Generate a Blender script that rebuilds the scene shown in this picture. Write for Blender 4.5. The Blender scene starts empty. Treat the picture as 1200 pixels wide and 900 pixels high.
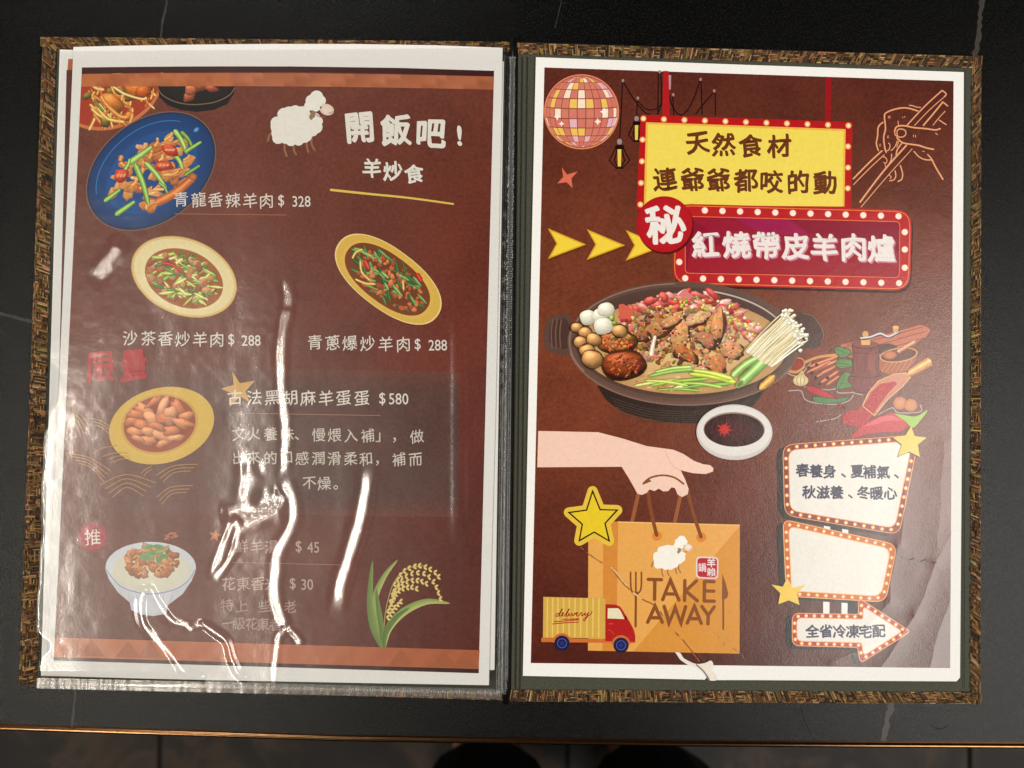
import bpy, bmesh, math, random
import numpy as np
from mathutils import Vector, Matrix
from mathutils.geometry import tessellate_polygon
R = math.radians
random.seed(7)
rng = np.random.default_rng(7)

# ------------------------------------------------------------------ camera
FPX = 870.0
CAM = Vector((0, 0, 0.362))
_w = Vector((0.0253, -0.0106, 0.0091))
ROT = Matrix.Rotation(_w.length, 3, _w.normalized())
scn = bpy.context.scene
C = scn.collection
cd = bpy.data.cameras.new('camera')
cd.sensor_width = 36.0
cd.lens = FPX / 1200 * 36
cd.clip_start = 0.01
cd.clip_end = 50
cd.dof.use_dof = True
cd.dof.focus_distance = 0.356
cd.dof.aperture_fstop = 7.5
cam = bpy.data.objects.new('camera', cd)
cam.matrix_world = Matrix.Translation(CAM) @ ROT.to_4x4()
C.objects.link(cam)
scn.camera = cam

# ------------------------------------------------------------------ world, lamps, exposure
world = bpy.data.worlds.new('World')
scn.world = world
world.use_nodes = True
bg = world.node_tree.nodes['Background']
bg.inputs[0].default_value = (1.0, 0.93, 0.86, 1)
bg.inputs[1].default_value = 0.006
scn.view_settings.view_transform = 'Standard'
scn.view_settings.look = 'None'
scn.view_settings.exposure = 0.02
scn.view_settings.gamma = 1.0
scn.cycles.use_denoising = True
scn.cycles.transparent_max_bounces = 24
scn.cycles.sample_clamp_indirect = 4.0
scn.cycles.caustics_reflective = False
scn.cycles.caustics_refractive = False


def W(px, py, z=0.0):
    """point of the plane at height z seen at photo pixel px,py (used to measure the place)"""
    d = ROT @ Vector(((px - 600) / FPX, -(py - 450) / FPX, -1.0))
    t = (z - CAM.z) / d.z
    return CAM + d * t


def lamp_at(mx, my, h, size, length, power, col):
    p = W(mx, my, 0.005)
    d = p - CAM
    k = h / -d.z
    pos = Vector((p.x + d.x * k, p.y + d.y * k, h))
    ld = bpy.data.lights.new('ceiling_or_fill_lamp', 'AREA')
    ld.shape = 'RECTANGLE'
    ld.size = size
    ld.size_y = length
    ld.energy = power
    ld.color = col
    o = bpy.data.objects.new('ceiling_or_fill_lamp', ld)
    o.location = pos
    tgt = Vector((0, 0, 0))
    o.rotation_euler = (0, 0, 0)          # lies flat facing down, its length running away from the viewer
    C.objects.link(o)
    return pos


LAMP_A = lamp_at(140, 690, 2.2, 0.11, 1.9, 48, (1.0, 0.92, 0.79))
LAMP_B = lamp_at(1255, 765, 2.2, 1.45, 2.3, 104, (1.0, 0.965, 0.90))
FILL_LAMP = lamp_at(150, -520, 2.2, 0.4, 0.4, 64, (1.0, 0.98, 0.95))  # added fill lamp with no known source, brightens the paper


# ------------------------------------------------------------------ materials
def lin(c):
    out = []
    for v in c[:3]:
        v = v / 255.0
        out.append(v / 12.92 if v <= 0.04045 else ((v + 0.055) / 1.055) ** 2.4)
    return out


def newmat(name):
    m = bpy.data.materials.new(name)
    m.use_nodes = True
    nt = m.node_tree
    return m, nt, nt.nodes['Principled BSDF'], nt.nodes['Material Output']


def N(nt, t, **kw):
    n = nt.nodes.new(t)
    for k, v in kw.items():
        setattr(n, k, v)
    return n


def noise(nt, scale, detail=2, rough=0.5, coord=None, dist=0.0):
    n = N(nt, 'ShaderNodeTexNoise')
    n.inputs['Scale'].default_value = scale
    n.inputs['Detail'].default_value = detail
    n.inputs['Roughness'].default_value = rough
    n.inputs['Distortion'].default_value = dist
    if coord is None:
        coord = N(nt, 'ShaderNodeNewGeometry').outputs['Position']
    nt.links.new(coord, n.inputs['Vector'])
    return n


def ramp(nt, src, stops):
    r = N(nt, 'ShaderNodeValToRGB')
    e = r.color_ramp.elements
    while len(e) < len(stops):
        e.new(0.5)
    for i, (p, c) in enumerate(stops):
        e[i].position = p
        e[i].color = (c[0], c[1], c[2], 1) if not isinstance(c, (int, float)) else (c, c, c, 1)
    nt.links.new(src, r.inputs[0])
    return r


def mathn(nt, op, a, b=None, clamp=False):
    n = N(nt, 'ShaderNodeMath', operation=op)
    n.use_clamp = clamp
    for i, v in enumerate((a, b)):
        if v is None:
            continue
        if isinstance(v, (int, float)):
            n.inputs[i].default_value = v
        else:
            nt.links.new(v, n.inputs[i])
    return n.outputs[0]


def bump(nt, height, strength, distance, prev=None):
    b = N(nt, 'ShaderNodeBump')
    b.inputs['Strength'].default_value = strength
    b.inputs['Distance'].default_value = distance
    nt.links.new(height, b.inputs['Height'])
    if prev is not None:
        nt.links.new(prev, b.inputs['Normal'])
    return b.outputs[0]


def schlick(nt):
    lw = N(nt, 'ShaderNodeLayerWeight')
    lw.inputs['Blend'].default_value = 0.5
    return mathn(nt, 'ADD', mathn(nt, 'MULTIPLY', mathn(nt, 'POWER', lw.outputs['Facing'], 5.0), .96), .04, True)


def sheen(nt, p, out, rough, fac, normal=None):
    """a short-tailed surface reflection laid over the body colour"""
    p.inputs['Specular IOR Level'].default_value = 0
    g = N(nt, 'ShaderNodeBsdfGlossy', distribution='BECKMANN')
    g.inputs['Roughness'].default_value = rough
    if normal is not None:
        nt.links.new(normal, g.inputs['Normal'])
    f = mathn(nt, 'MULTIPLY', schlick(nt), fac, True)
    mx = N(nt, 'ShaderNodeMixShader')
    nt.links.new(f, mx.inputs[0])
    nt.links.new(p.outputs[0], mx.inputs[1])
    nt.links.new(g.outputs[0], mx.inputs[2])
    nt.links.new(mx.outputs[0], out.inputs[0])


def simple(name, col, rough=0.5, metal=0.0, spec=0.5, nscale=None, nstr=0.2, ndist=0.0002, var=0.0):
    m, nt, p, o = newmat(name)
    p.inputs['Roughness'].default_value = rough
    p.inputs['Metallic'].default_value = metal
    p.inputs['Specular IOR Level'].default_value = spec
    c = lin(col)
    if nscale:
        n = noise(nt, nscale, 3)
        nt.links.new(bump(nt, n.outputs[0], nstr, ndist), p.inputs['Normal'])
        a = [v * (1 - var) for v in c]
        b = [v * (1 + var) for v in c]
        r = ramp(nt, n.outputs[0], [(0.3, a), (0.7, b)])
        nt.links.new(r.outputs[0], p.inputs['Base Color'])
    else:
        p.inputs['Base Color'].default_value = (*c, 1)
    return m


# creases pressed into the right hand sheet: (x0,y0,x1,y1,width_px,height)
CREASES = [
    (1098, 660, 1072, 722, 15, .55), (1072, 722, 1030, 786, 18, .55),
    (1124, 676, 1085, 790, 34, .55),
    (1052, 640, 1044, 705, 18, .45), (1044, 705, 1012, 740, 20, .35),
    (1098, 658, 1126, 610, 16, .45), (1062, 560, 1056, 640, 26, .35),
    (1030, 752, 975, 776, 16, .35), (1106, 520, 1100, 640, 26, .3),
    (680, 640, 755, 702, 3, .35), (755, 702, 832, 782, 3, .4),
]


def crease_height(nt):
    pos = N(nt, 'ShaderNodeNewGeometry').outputs['Position']
    sep = N(nt, 'ShaderNodeSeparateXYZ')
    nt.links.new(pos, sep.inputs[0])
    X, Y = sep.outputs[0], sep.outputs[1]
    # wobble so that no crease is ruler straight
    wob = noise(nt, 45, 3)
    X = mathn(nt, 'ADD', X, mathn(nt, 'MULTIPLY', mathn(nt, 'SUBTRACT', wob.outputs[0], 0.5), 0.004))
    total = None
    for (x0, y0, x1, y1, w, h) in CREASES:
        a = W(x0, y0, .0045)
        b = W(x1, y1, .0045)
        ab = b - a
        L2 = ab.x ** 2 + ab.y ** 2
        dx = mathn(nt, 'SUBTRACT', X, a.x)
        dy = mathn(nt, 'SUBTRACT', Y, a.y)
        t = mathn(nt, 'ADD', mathn(nt, 'MULTIPLY', dx, ab.x / L2), mathn(nt, 'MULTIPLY', dy, ab.y / L2), True)
        ex = mathn(nt, 'SUBTRACT', dx, mathn(nt, 'MULTIPLY', t, ab.x))
        ey = mathn(nt, 'SUBTRACT', dy, mathn(nt, 'MULTIPLY', t, ab.y))
        d = mathn(nt, 'SQRT', mathn(nt, 'ADD', mathn(nt, 'MULTIPLY', ex, ex), mathn(nt, 'MULTIPLY', ey, ey)))
        q = mathn(nt, 'SUBTRACT', 1.0, mathn(nt, 'DIVIDE', d, w * 0.000416), True)
        q = mathn(nt, 'MULTIPLY', mathn(nt, 'MULTIPLY', q, q), h * w / 10)
        total = q if total is None else mathn(nt, 'ADD', total, q)
    return total


def ink_material(name, leather=False, creased=False, rough=0.37):
    m, nt, p, o = newmat(name)
    at = N(nt, 'ShaderNodeAttribute', attribute_name='Col')
    col = at.outputs['Color']
    n1 = noise(nt, 620, 4, 0.6)
    if leather:
        n2 = noise(nt, 34, 3, 0.55)
        f = mathn(nt, 'ADD', mathn(nt, 'MULTIPLY', n1.outputs[0], 0.75), mathn(nt, 'MULTIPLY', n2.outputs[0], 0.5))
        r = ramp(nt, f, [(0.35, 0.72), (0.9, 1.6)])
    else:
        r = ramp(nt, n1.outputs[0], [(0.3, 0.955), (0.7, 1.045)])
    mx = N(nt, 'ShaderNodeMix', data_type='RGBA', blend_type='MULTIPLY')
    mx.inputs[0].default_value = 1
    mx.clamp_result = False
    nt.links.new(col, mx.inputs[6])
    nt.links.new(r.outputs[0], mx.inputs[7])
    nt.links.new(mx.outputs[2], p.inputs['Base Color'])
    p.inputs['Roughness'].default_value = rough
    p.inputs['Specular IOR Level'].default_value = 0.5
    g = noise(nt, 1500, 2, 0.7)
    b = bump(nt, g.outputs[0], 0.8, 0.00008 if creased else 0.00003)
    if creased:
        b2 = noise(nt, 55, 3, 0.6)
        b = bump(nt, b2.outputs[0], 0.5, 0.0003, b)
        b = bump(nt, crease_height(nt), 1.0, 0.0002, b)
    nt.links.new(b, p.inputs['Normal'])
    sheen(nt, p, o, rough, 1.4 if creased else 1.1, b)
    return m


def paper_material():
    m, nt, p, o = newmat('paper')
    n1 = noise(nt, 900, 3)
    r = ramp(nt, n1.outputs[0], [(0.3, (.77, .76, .745)), (0.7, (.82, .81, .795))])
    nt.links.new(r.outputs[0], p.inputs['Base Color'])
    p.inputs['Roughness'].default_value = 0.7
    p.inputs['Specular IOR Level'].default_value = 0.25
    nt.links.new(bump(nt, n1.outputs[0], 0.2, 0.00003), p.inputs['Normal'])
    return m


def plastic_material(name, amount=0.10, sharp=0.11, haze=0.17, milk=0.0):
    """clear PVC film: see-through, with a sharp reflection and a scuffed, wide one"""
    m = bpy.data.materials.new(name)
    m.use_nodes = True
    nt = m.node_tree
    nt.nodes.clear()
    out = N(nt, 'ShaderNodeOutputMaterial')
    tr = N(nt, 'ShaderNodeBsdfTransparent')
    tr.inputs[0].default_value = (.99, .99, .985, 1)
    g1 = N(nt, 'ShaderNodeBsdfGlossy')
    g1.inputs['Roughness'].default_value = sharp
    g2 = N(nt, 'ShaderNodeBsdfGlossy')
    g2.distribution = 'BECKMANN'
    g2.inputs['Roughness'].default_value = 0.38
    fine = noise(nt, 700, 3, 0.7)
    b = bump(nt, fine.outputs[0], 0.4, 0.00012)
    nt.links.new(b, g1.inputs['Normal'])
    g3 = N(nt, 'ShaderNodeBsdfGlossy', distribution='BECKMANN')
    g3.inputs['Roughness'].default_value = 0.22
    nt.links.new(b, g3.inputs['Normal'])
    m3 = N(nt, 'ShaderNodeMixShader')
    m3.inputs[0].default_value = 0.5
    nt.links.new(g1.outputs[0], m3.inputs[1])
    nt.links.new(g3.outputs[0], m3.inputs[2])
    mg = N(nt, 'ShaderNodeMixShader')
    sm = noise(nt, 38, 4, 0.65, dist=1.2)
    hz = ramp(nt, sm.outputs[0], [(0.3, haze * 0.65), (0.72, min(1, haze * 1.35))])
    nt.links.new(hz.outputs[0], mg.inputs[0])
    nt.links.new(m3.outputs[0], mg.inputs[1])
    nt.links.new(g2.outputs[0], mg.inputs[2])
    fac = mathn(nt, 'ADD', schlick(nt), amount - 0.04, True)
    mix = N(nt, 'ShaderNodeMixShader')
    nt.links.new(fac, mix.inputs[0])
    nt.links.new(tr.outputs[0], mix.inputs[1])
    nt.links.new(mg.outputs[0], mix.inputs[2])
    last = mix.outputs[0]
    if milk:
        df = N(nt, 'ShaderNodeBsdfDiffuse')
        df.inputs[0].default_value = (.8, .8, .78, 1)
        mm = N(nt, 'ShaderNodeMixShader')
        mm.inputs[0].default_value = milk
        nt.links.new(last, mm.inputs[1])
        nt.links.new(df.outputs[0], mm.inputs[2])
        last = mm.outputs[0]
    nt.links.new(last, out.inputs[0])
    return m


M = {}
M['paper'] = paper_material()
M['ink_left'] = ink_material('printed_ink', rough=.42)
M['leather_left'] = ink_material('printed_leather_ink', leather=True, rough=.42)
M['ink_right'] = ink_material('creased_printed_ink', creased=True, rough=.29)
M['leather_right'] = ink_material('creased_leather_ink', leather=True, creased=True, rough=.29)
M['plastic'] = plastic_material('clear_plastic_film')
M['weld'] = plastic_material('welded_plastic', amount=.10, sharp=.16, haze=.55, milk=.07)
M['film_dark'] = plastic_material('stacked_plastic_film', amount=.05, sharp=.12, haze=.6)
M['lining'] = simple('grey_green_lining_cloth', (62, 63, 52), .75, spec=.3, nscale=900, nstr=.4, var=.18)
M['board'] = simple('dark_cover_cloth', (34, 25, 17), .8, spec=.2, nscale=600, var=.3)
M['black_cord'] = simple('black_elastic', (10, 10, 10), .35)
M['gold'] = simple('brushed_gold_metal', (118, 87, 58), .24, metal=1.0, nscale=300, nstr=.05, var=.12)
M['bronze'] = simple('dark_bronze_metal', (92, 60, 40), .3, metal=1.0, nscale=300, nstr=.05, var=.12)
M['leg_metal'] = simple('black_painted_metal', (18, 18, 18), .4, nscale=200, var=.1)
M['vein_brown'] = simple('brown_stone_vein', (46, 38, 33), .55, nscale=500, var=.3)
M['vein_grey'] = simple('grey_stone_vein', (30, 31, 30), .55, nscale=500, var=.3)
M['vein_dark'] = simple('dark_stone_crack', (6, 6, 6), .8)


def stone_material():
    m, nt, p, o = newmat('black_grained_stone')
    n1 = noise(nt, 1100, 3, .7)
    r = ramp(nt, n1.outputs[0], [(0.35, (.0009, .0009, .0009)), (.75, (.0058, .0058, .0056))])
    sp = noise(nt, 1700, 1, .5)
    spk = ramp(nt, sp.outputs[0], [(.60, 0.0), (.74, .022)])
    ad = N(nt, 'ShaderNodeMix', data_type='RGBA', blend_type='ADD')
    ad.inputs[0].default_value = 1
    nt.links.new(r.outputs[0], ad.inputs[6])
    nt.links.new(spk.outputs[0], ad.inputs[7])
    nt.links.new(ad.outputs[2], p.inputs['Base Color'])
    p.inputs['Roughness'].default_value = .35
    p.inputs['Specular IOR Level'].default_value = .5
    n2 = noise(nt, 2000, 2, .7)
    n3 = noise(nt, 12, 3)
    b = bump(nt, n2.outputs[0], 1.0, .00016)
    b = bump(nt, n3.outputs[0], .1, .002, b)
    nt.links.new(b, p.inputs['Normal'])
    sheen(nt, p, o, .27, .44, b)
    return m


M['stone'] = stone_material()


def weave_material():
    m, nt, p, o = newmat('straw_thread')
    at = N(nt, 'ShaderNodeAttribute', attribute_name='Col')
    n1 = noise(nt, 2500, 3, .7)
    r = ramp(nt, n1.outputs[0], [(.3, .55), (.7, 1.4)])
    mx = N(nt, 'ShaderNodeMix', data_type='RGBA', blend_type='MULTIPLY')
    mx.inputs[0].default_value = 1
    nt.links.new(at.outputs['Color'], mx.inputs[6])
    nt.links.new(r.outputs[0], mx.inputs[7])
    nt.links.new(mx.outputs[2], p.inputs['Base Color'])
    p.inputs['Roughness'].default_value = .6
    p.inputs['Specular IOR Level'].default_value = .3
    nt.links.new(bump(nt, n1.outputs[0], .5, .0002), p.inputs['Normal'])
    return m


M['weave'] = weave_material()


def floor_material():
    m, nt, p, o = newmat('mottled_brown_floor_tile')
    n1 = noise(nt, 9, 5, .6, dist=.8)
    r = ramp(nt, n1.outputs[0], [(.30, (.006, .005, .005)), (.48, (.013, .009, .007)), (.58, (.040, .024, .014)), (.72, (.014, .013, .014))])
    nt.links.new(r.outputs[0], p.inputs['Base Color'])
    p.inputs['Roughness'].default_value = .75
    nt.links.new(bump(nt, n1.outputs[0], .2, .004), p.inputs['Normal'])
    return m


M['floor'] = floor_material()
M['grout'] = simple('dark_grout', (26, 21, 18), .9, nscale=80, var=.2)
M['skin'] = simple('skin', (190, 140, 115), .5, nscale=300, var=.05)
M['trousers'] = simple('black_trouser_cloth', (13, 13, 15), .9, spec=.2, nscale=500, var=.2)
M['shirt'] = simple('black_shirt_cloth', (15, 15, 17), .9, spec=.2, nscale=500, var=.2)
M['shoe'] = simple('black_shoe_leather', (12, 12, 12), .5, nscale=500, var=.2)
M['red_trim'] = simple('red_shoe_trim', (150, 25, 35), .6, nscale=500, var=.1)
M['hair'] = simple('black_hair', (12, 10, 9), .5, nscale=600, var=.3)


# ------------------------------------------------------------------ object helpers
def empty(name, loc, label, cat, group=None):
    o = bpy.data.objects.new(name, None)
    o.empty_display_size = .01
    o.location = loc
    o['label'] = label
    o['category'] = cat
    if group:
        o['group'] = group
    C.objects.link(o)
    return o


def root_offset(parent):
    v = Vector((0, 0, 0))
    while parent is not None:
        v += parent.location
        parent = parent.parent
    return v


def mesh_obj(name, verts, faces, mat, parent=None, cols=None, smooth=False, label=None, kind=None):
    off = root_offset(parent)
    me = bpy.data.meshes.new(name)
    me.from_pydata([(v[0] - off.x, v[1] - off.y, v[2] - off.z) for v in verts], [], faces)
    if cols is not None:
        a = me.color_attributes.new('Col', 'FLOAT_COLOR', 'POINT')
        flat = np.ones((len(verts), 4), np.float32)
        flat[:, :3] = np.array(cols, np.float32)
        a.data.foreach_set('color', flat.ravel())
    if smooth:
        me.polygons.foreach_set('use_smooth', [True] * len(me.polygons))
    me.materials.append(mat)
    me.update()
    o = bpy.data.objects.new(name, me)
    o.parent = parent
    C.objects.link(o)
    if label:
        o['label'] = label
    if kind:
        o['kind'] = kind
    return o


def slab(name, quad, z0, z1, mat, parent=None, **kw):
    """polygon in photo pixels -> prism between two heights"""
    n = len(quad)
    zm = z1
    base = [W(x, y, zm) for x, y in quad]
    v = [(p.x, p.y, z1) for p in base] + [(p.x, p.y, z0) for p in base]
    f = [tuple(range(n))[::-1], tuple(range(n, 2 * n))]
    for i in range(n):
        j = (i + 1) % n
        f.append((i, j, n + j, n + i))
    return mesh_obj(name, v, f, mat, parent, **kw)


# ------------------------------------------------------------------ flat print toolkit (photo pixels on a sheet)
class Sheet:
    def __init__(s, root, zfun, ink, leather):
        s.root, s.zfun, s.k, s.ink, s.leather = root, zfun, 0, ink, leather

    def pos(s, x, y, k):
        z = s.zfun(x, y) + k * 5e-7 + 2e-5
        p = W(x, y, z)
        return (p.x, p.y, z)


INKGAIN = 1.0


class Pr:
    def __init__(s, sheet):
        s.sh, s.v, s.f, s.c = sheet, [], [], []

    def add(s, pts, faces, cols, bump_layer=True):
        if bump_layer:
            s.sh.k += 1
        b = len(s.v)
        for x, y in pts:
            s.v.append(s.sh.pos(x, y, s.sh.k))
        s.f += [tuple(b + i for i in f) for f in faces]
        if len(cols) == 3 and isinstance(cols[0], (int, float)):
            l = lin(cols)
            s.c += [[v * INKGAIN for v in l]] * len(pts)
        else:
            for c in cols:
                s.c.append([v * INKGAIN for v in lin([max(0, min(255, q)) for q in c])])
        return s

    def poly(s, pts, col, layer=True):
        tr = tessellate_polygon([[Vector((x, y, 0)) for x, y in pts]])
        return s.add(pts, tr, col, layer)

    def grid(s, quad, col, n=12, colf=None):
        (ax, ay), (bx, by), (cx, cy), (dx, dy) = quad
        pts, cols = [], []
        for j in range(n + 1):
            v = j / n
            for i in range(n + 1):
                u = i / n
                x = (ax * (1 - u) + bx * u) * (1 - v) + (dx * (1 - u) + cx * u) * v
                y = (ay * (1 - u) + by * u) * (1 - v) + (dy * (1 - u) + cy * u) * v
                pts.append((x, y))
                cols.append(colf(u, v) if colf else col)
        fs = [(j * (n + 1) + i, j * (n + 1) + i + 1, (j + 1) * (n + 1) + i + 1, (j + 1) * (n + 1) + i) for j in range(n) for i in range(n)]
        return s.add(pts, fs, cols)

    def ell(s, cx, cy, rx, ry, rot, col, col2=None, n=40, layer=True, sup=2.0, mid=None):
        a = R(rot)
        ca, sa = math.cos(a), math.sin(a)
        rings = (0, .35, .6, .8, .92, 1.0) if col2 else (0, 1.0)
        pts, cols, fs = [(cx, cy)], [col], []
        for ri, r in enumerate(rings[1:]):
            for i in range(n):
                t = 2 * math.pi * i / n
                c_, s_ = math.cos(t), math.sin(t)
                ux = abs(c_) ** (2 / sup) * (1 if c_ >= 0 else -1) * rx * r
                uy = abs(s_) ** (2 / sup) * (1 if s_ >= 0 else -1) * ry * r
                pts.append((cx + ux * ca - uy * sa, cy + ux * sa + uy * ca))
                if col2:
                    q = r ** 2.2
                    cols.append(tuple(col[k] * (1 - q) + col2[k] * q for k in range(3)))
                else:
                    cols.append(col)
            b = 1 + ri * n
            for i in range(n):
                j = (i + 1) % n
                if ri == 0:
                    fs.append((0, b + i, b + j))
                else:
                    fs.append((b - n + i, b + i, b + j, b - n + j))
        return s.add(pts, fs, cols, layer)

    def blob(s, cx, cy, rx, ry, rot, col, rough=.14, shade=.45, hi=.35, n=14, noise=.12):
        """an irregular lit lump as a printed food photograph shows it"""
        a = R(rot)
        ca, sa = math.cos(a), math.sin(a)
        ph = [random.random() * 6.28 for _ in range(4)]
        am = [rough * random.uniform(.3, 1) / (k + 1) ** .5 for k in range(4)]
        pts, cols, fs = [], [], []
        rings = (0, .3, .55, .75, .9, 1.0)

        def c_at(ux, uy, r):
            nz = math.sqrt(max(0, 1 - min(1, r) ** 2))
            wx = (ux * ca - uy * sa)
            wy = (ux * sa + uy * ca)
            l = nz * .75 - wx * .25 - wy * .55
            k = 1 - shade + shade * 1.5 * max(0, l) + random.uniform(-noise, noise)
            h = max(0, l - .78) * 4 * hi * 120
            return tuple(col[q] * k + h for q in range(3))
        pts.append((cx, cy))
        cols.append(c_at(0, 0, 0))
        for ri, r in enumerate(rings[1:]):
            for i in range(n):
                t = 2 * math.pi * i / n
                d = 1 + sum(am[k] * math.sin((k + 2) * t + ph[k]) for k in range(4))
                ux, uy = math.cos(t) * r, math.sin(t) * r
                x, y = ux * rx * d, uy * ry * d
                pts.append((cx + x * ca - y * sa, cy + x * sa + y * ca))
                cols.append(c_at(ux, uy, r))
            b = 1 + ri * n
            for i in range(n):
                j = (i + 1) % n
                if ri == 0:
                    fs.append((0, b + i, b + j))
                else:
                    fs.append((b - n + i, b + i, b + j, b - n + j))
        return s.add(pts, fs, cols)

    def chunk(s, cx, cy, rx, ry, rot, col, n=9):
        """an angular torn piece: uneven outline, planes of different tone"""
        a = R(rot)
        ca, sa = math.cos(a), math.sin(a)
        pts, cols = [(cx, cy)], [tuple(v * random.uniform(.9, 1.15) for v in col)]
        for ring, rr in ((0, .55), (1, 1.0)):
            for i in range(n):
                t = 2 * math.pi * (i + random.uniform(-.3, .3)) / n
                d = rr * random.uniform(.78, 1.18)
                x, y = math.cos(t) * d * rx, math.sin(t) * d * ry
                X, Y = x * ca - y * sa, x * sa + y * ca
                l = -(X * .3 + Y * .8) / max(rx, ry)
                k = 1.0 + .32 * l * rr + random.uniform(-.13, .13) - .10 * ring
                pts.append((cx + X, cy + Y))
                cols.append(tuple(v * k for v in col))
        fs = []
        for i in range(n):
            j = (i + 1) % n
            fs += [(0, 1 + i, 1 + j), (1 + i, 1 + n + i, 1 + n + j, 1 + j)]
        return s.add(pts, fs, cols)

    def tube(s, pts, w, col, taper=(1, 1), shade=.5, hi=40, layer=True, noise=.06, sm=5):
        """ribbon with a rounded look, following points"""
        P = smooth_line(pts, sm)
        n = len(P)
        prof = ((-1, -.9), (-.6, .1), (-.15, 1), (.3, .45), (.7, -.3), (1, -1))
        vs, cs, fs = [], [], []
        for i, (x, y) in enumerate(P):
            x0, y0 = P[max(0, i - 1)]
            x1, y1 = P[min(n - 1, i + 1)]
            l = math.hypot(x1 - x0, y1 - y0) or 1
            nx, ny = -(y1 - y0) / l, (x1 - x0) / l
            if ny < 0:
                flip = -1
            else:
                flip = 1
            u = i / (n - 1)
            ww = w / 2 * (taper[0] * (1 - u) + taper[1] * u) * min(1, (min(u, 1 - u) * n * .7 + .35))
            k2 = 1 + random.uniform(-noise, noise)
            for (o, l_) in prof:
                vs.append((x + nx * o * ww * flip, y + ny * o * ww * flip))
                k = (1 + shade * .5 * l_) * k2
                h = hi if l_ >= 1 else 0
                cs.append(tuple(c * k + h for c in col))
            if i:
                b = (i - 1) * 6
                for q in range(5):
                    fs.append((b + q, b + q + 1, b + 7 + q, b + 6 + q))
        return s.add(vs, fs, cs, layer)

    def stroke(s, pts, w, col, taper=(1, 1), closed=False, layer=True, sm=5, cap=True):
        P = smooth_line(pts, sm, closed) if sm > 1 else (list(pts) + ([pts[0]] if closed else []))
        n = len(P)
        vs, fs = [], []
        for i, (x, y) in enumerate(P):
            if closed:
                x0, y0 = P[(i - 1) % (n - 1)]
                x1, y1 = P[(i + 1) % (n - 1)]
            else:
                x0, y0 = P[max(0, i - 1)]
                x1, y1 = P[min(n - 1, i + 1)]
            l = math.hypot(x1 - x0, y1 - y0) or 1
            nx, ny = -(y1 - y0) / l, (x1 - x0) / l
            u = i / max(1, n - 1)
            ww = w / 2 * (taper[0] * (1 - u) + taper[1] * u)
            m = 1.0
            if 0 < i < n - 1 or closed:      # mitre
                ax, ay = x - x0, y - y0
                bx, by = x1 - x, y1 - y
                la, lb = math.hypot(ax, ay) or 1, math.hypot(bx, by) or 1
                cs = max(-1, min(1, (ax * bx + ay * by) / la / lb))
                m = min(3, 1 / max(.25, math.sqrt((1 + cs) / 2)))
            vs += [(x + nx * ww * m, y + ny * ww * m), (x - nx * ww * m, y - ny * ww * m)]
            if i:
                fs.append((2 * i - 2, 2 * i - 1, 2 * i + 1, 2 * i))
        s.add(vs, fs, col, layer)
        if cap and not closed and w > 1.2:
            s.ell(P[0][0], P[0][1], w / 2 * taper[0], w / 2 * taper[0], 0, col, n=10)
            s.ell(P[-1][0], P[-1][1], w / 2 * taper[1], w / 2 * taper[1], 0, col, n=10)
        return s

    def dots(s, pts, r, col, col2=None):
        s.sh.k += 1
        for x, y in pts:
            s.ell(x, y, r, r, 0, col, col2, n=12, layer=False)
        return s

    def text(s, txt, spots, size, col, off=0.0, shear=0.05, sx=1.0, jitter=0.0, rot=0.0, layer=True, asp=.5):
        if layer:
            s.sh.k += 1
        # heavy lettering: the stroke outline is laid down several times around its own place
        rr = off * size * 1.15
        ring = [(0, 0)] if off <= 0 else [(0, 0)] + [pen(rr, asp, q * math.pi / 4) for q in range(8)]
        angs = [R(rot) + random.uniform(-1, 1) * jitter for _ in txt]
        for ri, (ox, oy) in enumerate(ring):
            if ri:
                s.sh.k += .5
            for ch, (x, y), a in zip(txt, spots, angs):
                if ch == ' ':
                    continue
                g = glyph(ch, min(off, 0.0))
                if g is None:
                    continue
                vs, fs, mode = g
                ca, sa = math.cos(a), math.sin(a)
                pts = []
                for (u, v) in vs:
                    p1, p2 = ord(ch) * 1.7, ord(ch) * 2.9
                    hw = (.020 if size > 20 else .012) if ord(ch) > 999 else .0
                    U = (u + hw * math.sin(8 * v + p1) - .03 * v) * size * sx
                    V = -(v + hw * math.sin(7 * u + p2)) * size - u * size * shear
                    pts.append((x + ox + U * ca - V * sa, y + oy + U * sa + V * ca))
                s.add(pts, fs, col, False)
        return s

    def build(s, name, parent=None, leather=False, label=None, kind=None):
        if not s.v:
            return None
        return mesh_obj(name, s.v, s.f, s.sh.leather if leather else s.sh.ink, parent or s.sh.root, s.c, label=label, kind=kind)


def smooth_line(pts, m=5, closed=False):
    pts = [tuple(p) for p in pts]
    if len(pts) < 3 or m <= 1:
        if len(pts) == 2 and m > 1:
            return [(pts[0][0] + (pts[1][0] - pts[0][0]) * i / m, pts[0][1] + (pts[1][1] - pts[0][1]) * i / m) for i in range(m + 1)]
        return pts + ([pts[0]] if closed else [])
    n = len(pts)
    out = []
    rngi = range(n) if closed else range(n - 1)
    for i in rngi:
        if closed:
            p0, p1, p2, p3 = pts[(i - 1) % n], pts[i], pts[(i + 1) % n], pts[(i + 2) % n]
        else:
            p0, p1, p2, p3 = pts[max(0, i - 1)], pts[i], pts[i + 1], pts[min(n - 1, i + 2)]
        for k in range(m):
            t = k / m
            out.append(tuple(.5 * (2 * p1[q] + (p2[q] - p0[q]) * t + (2 * p0[q] - 5 * p1[q] + 4 * p2[q] - p3[q]) * t * t
                                   + (3 * p1[q] - p0[q] - 3 * p2[q] + p3[q]) * t ** 3) for q in (0, 1)))
    out.append(pts[0] if closed else pts[-1])
    return out


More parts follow.
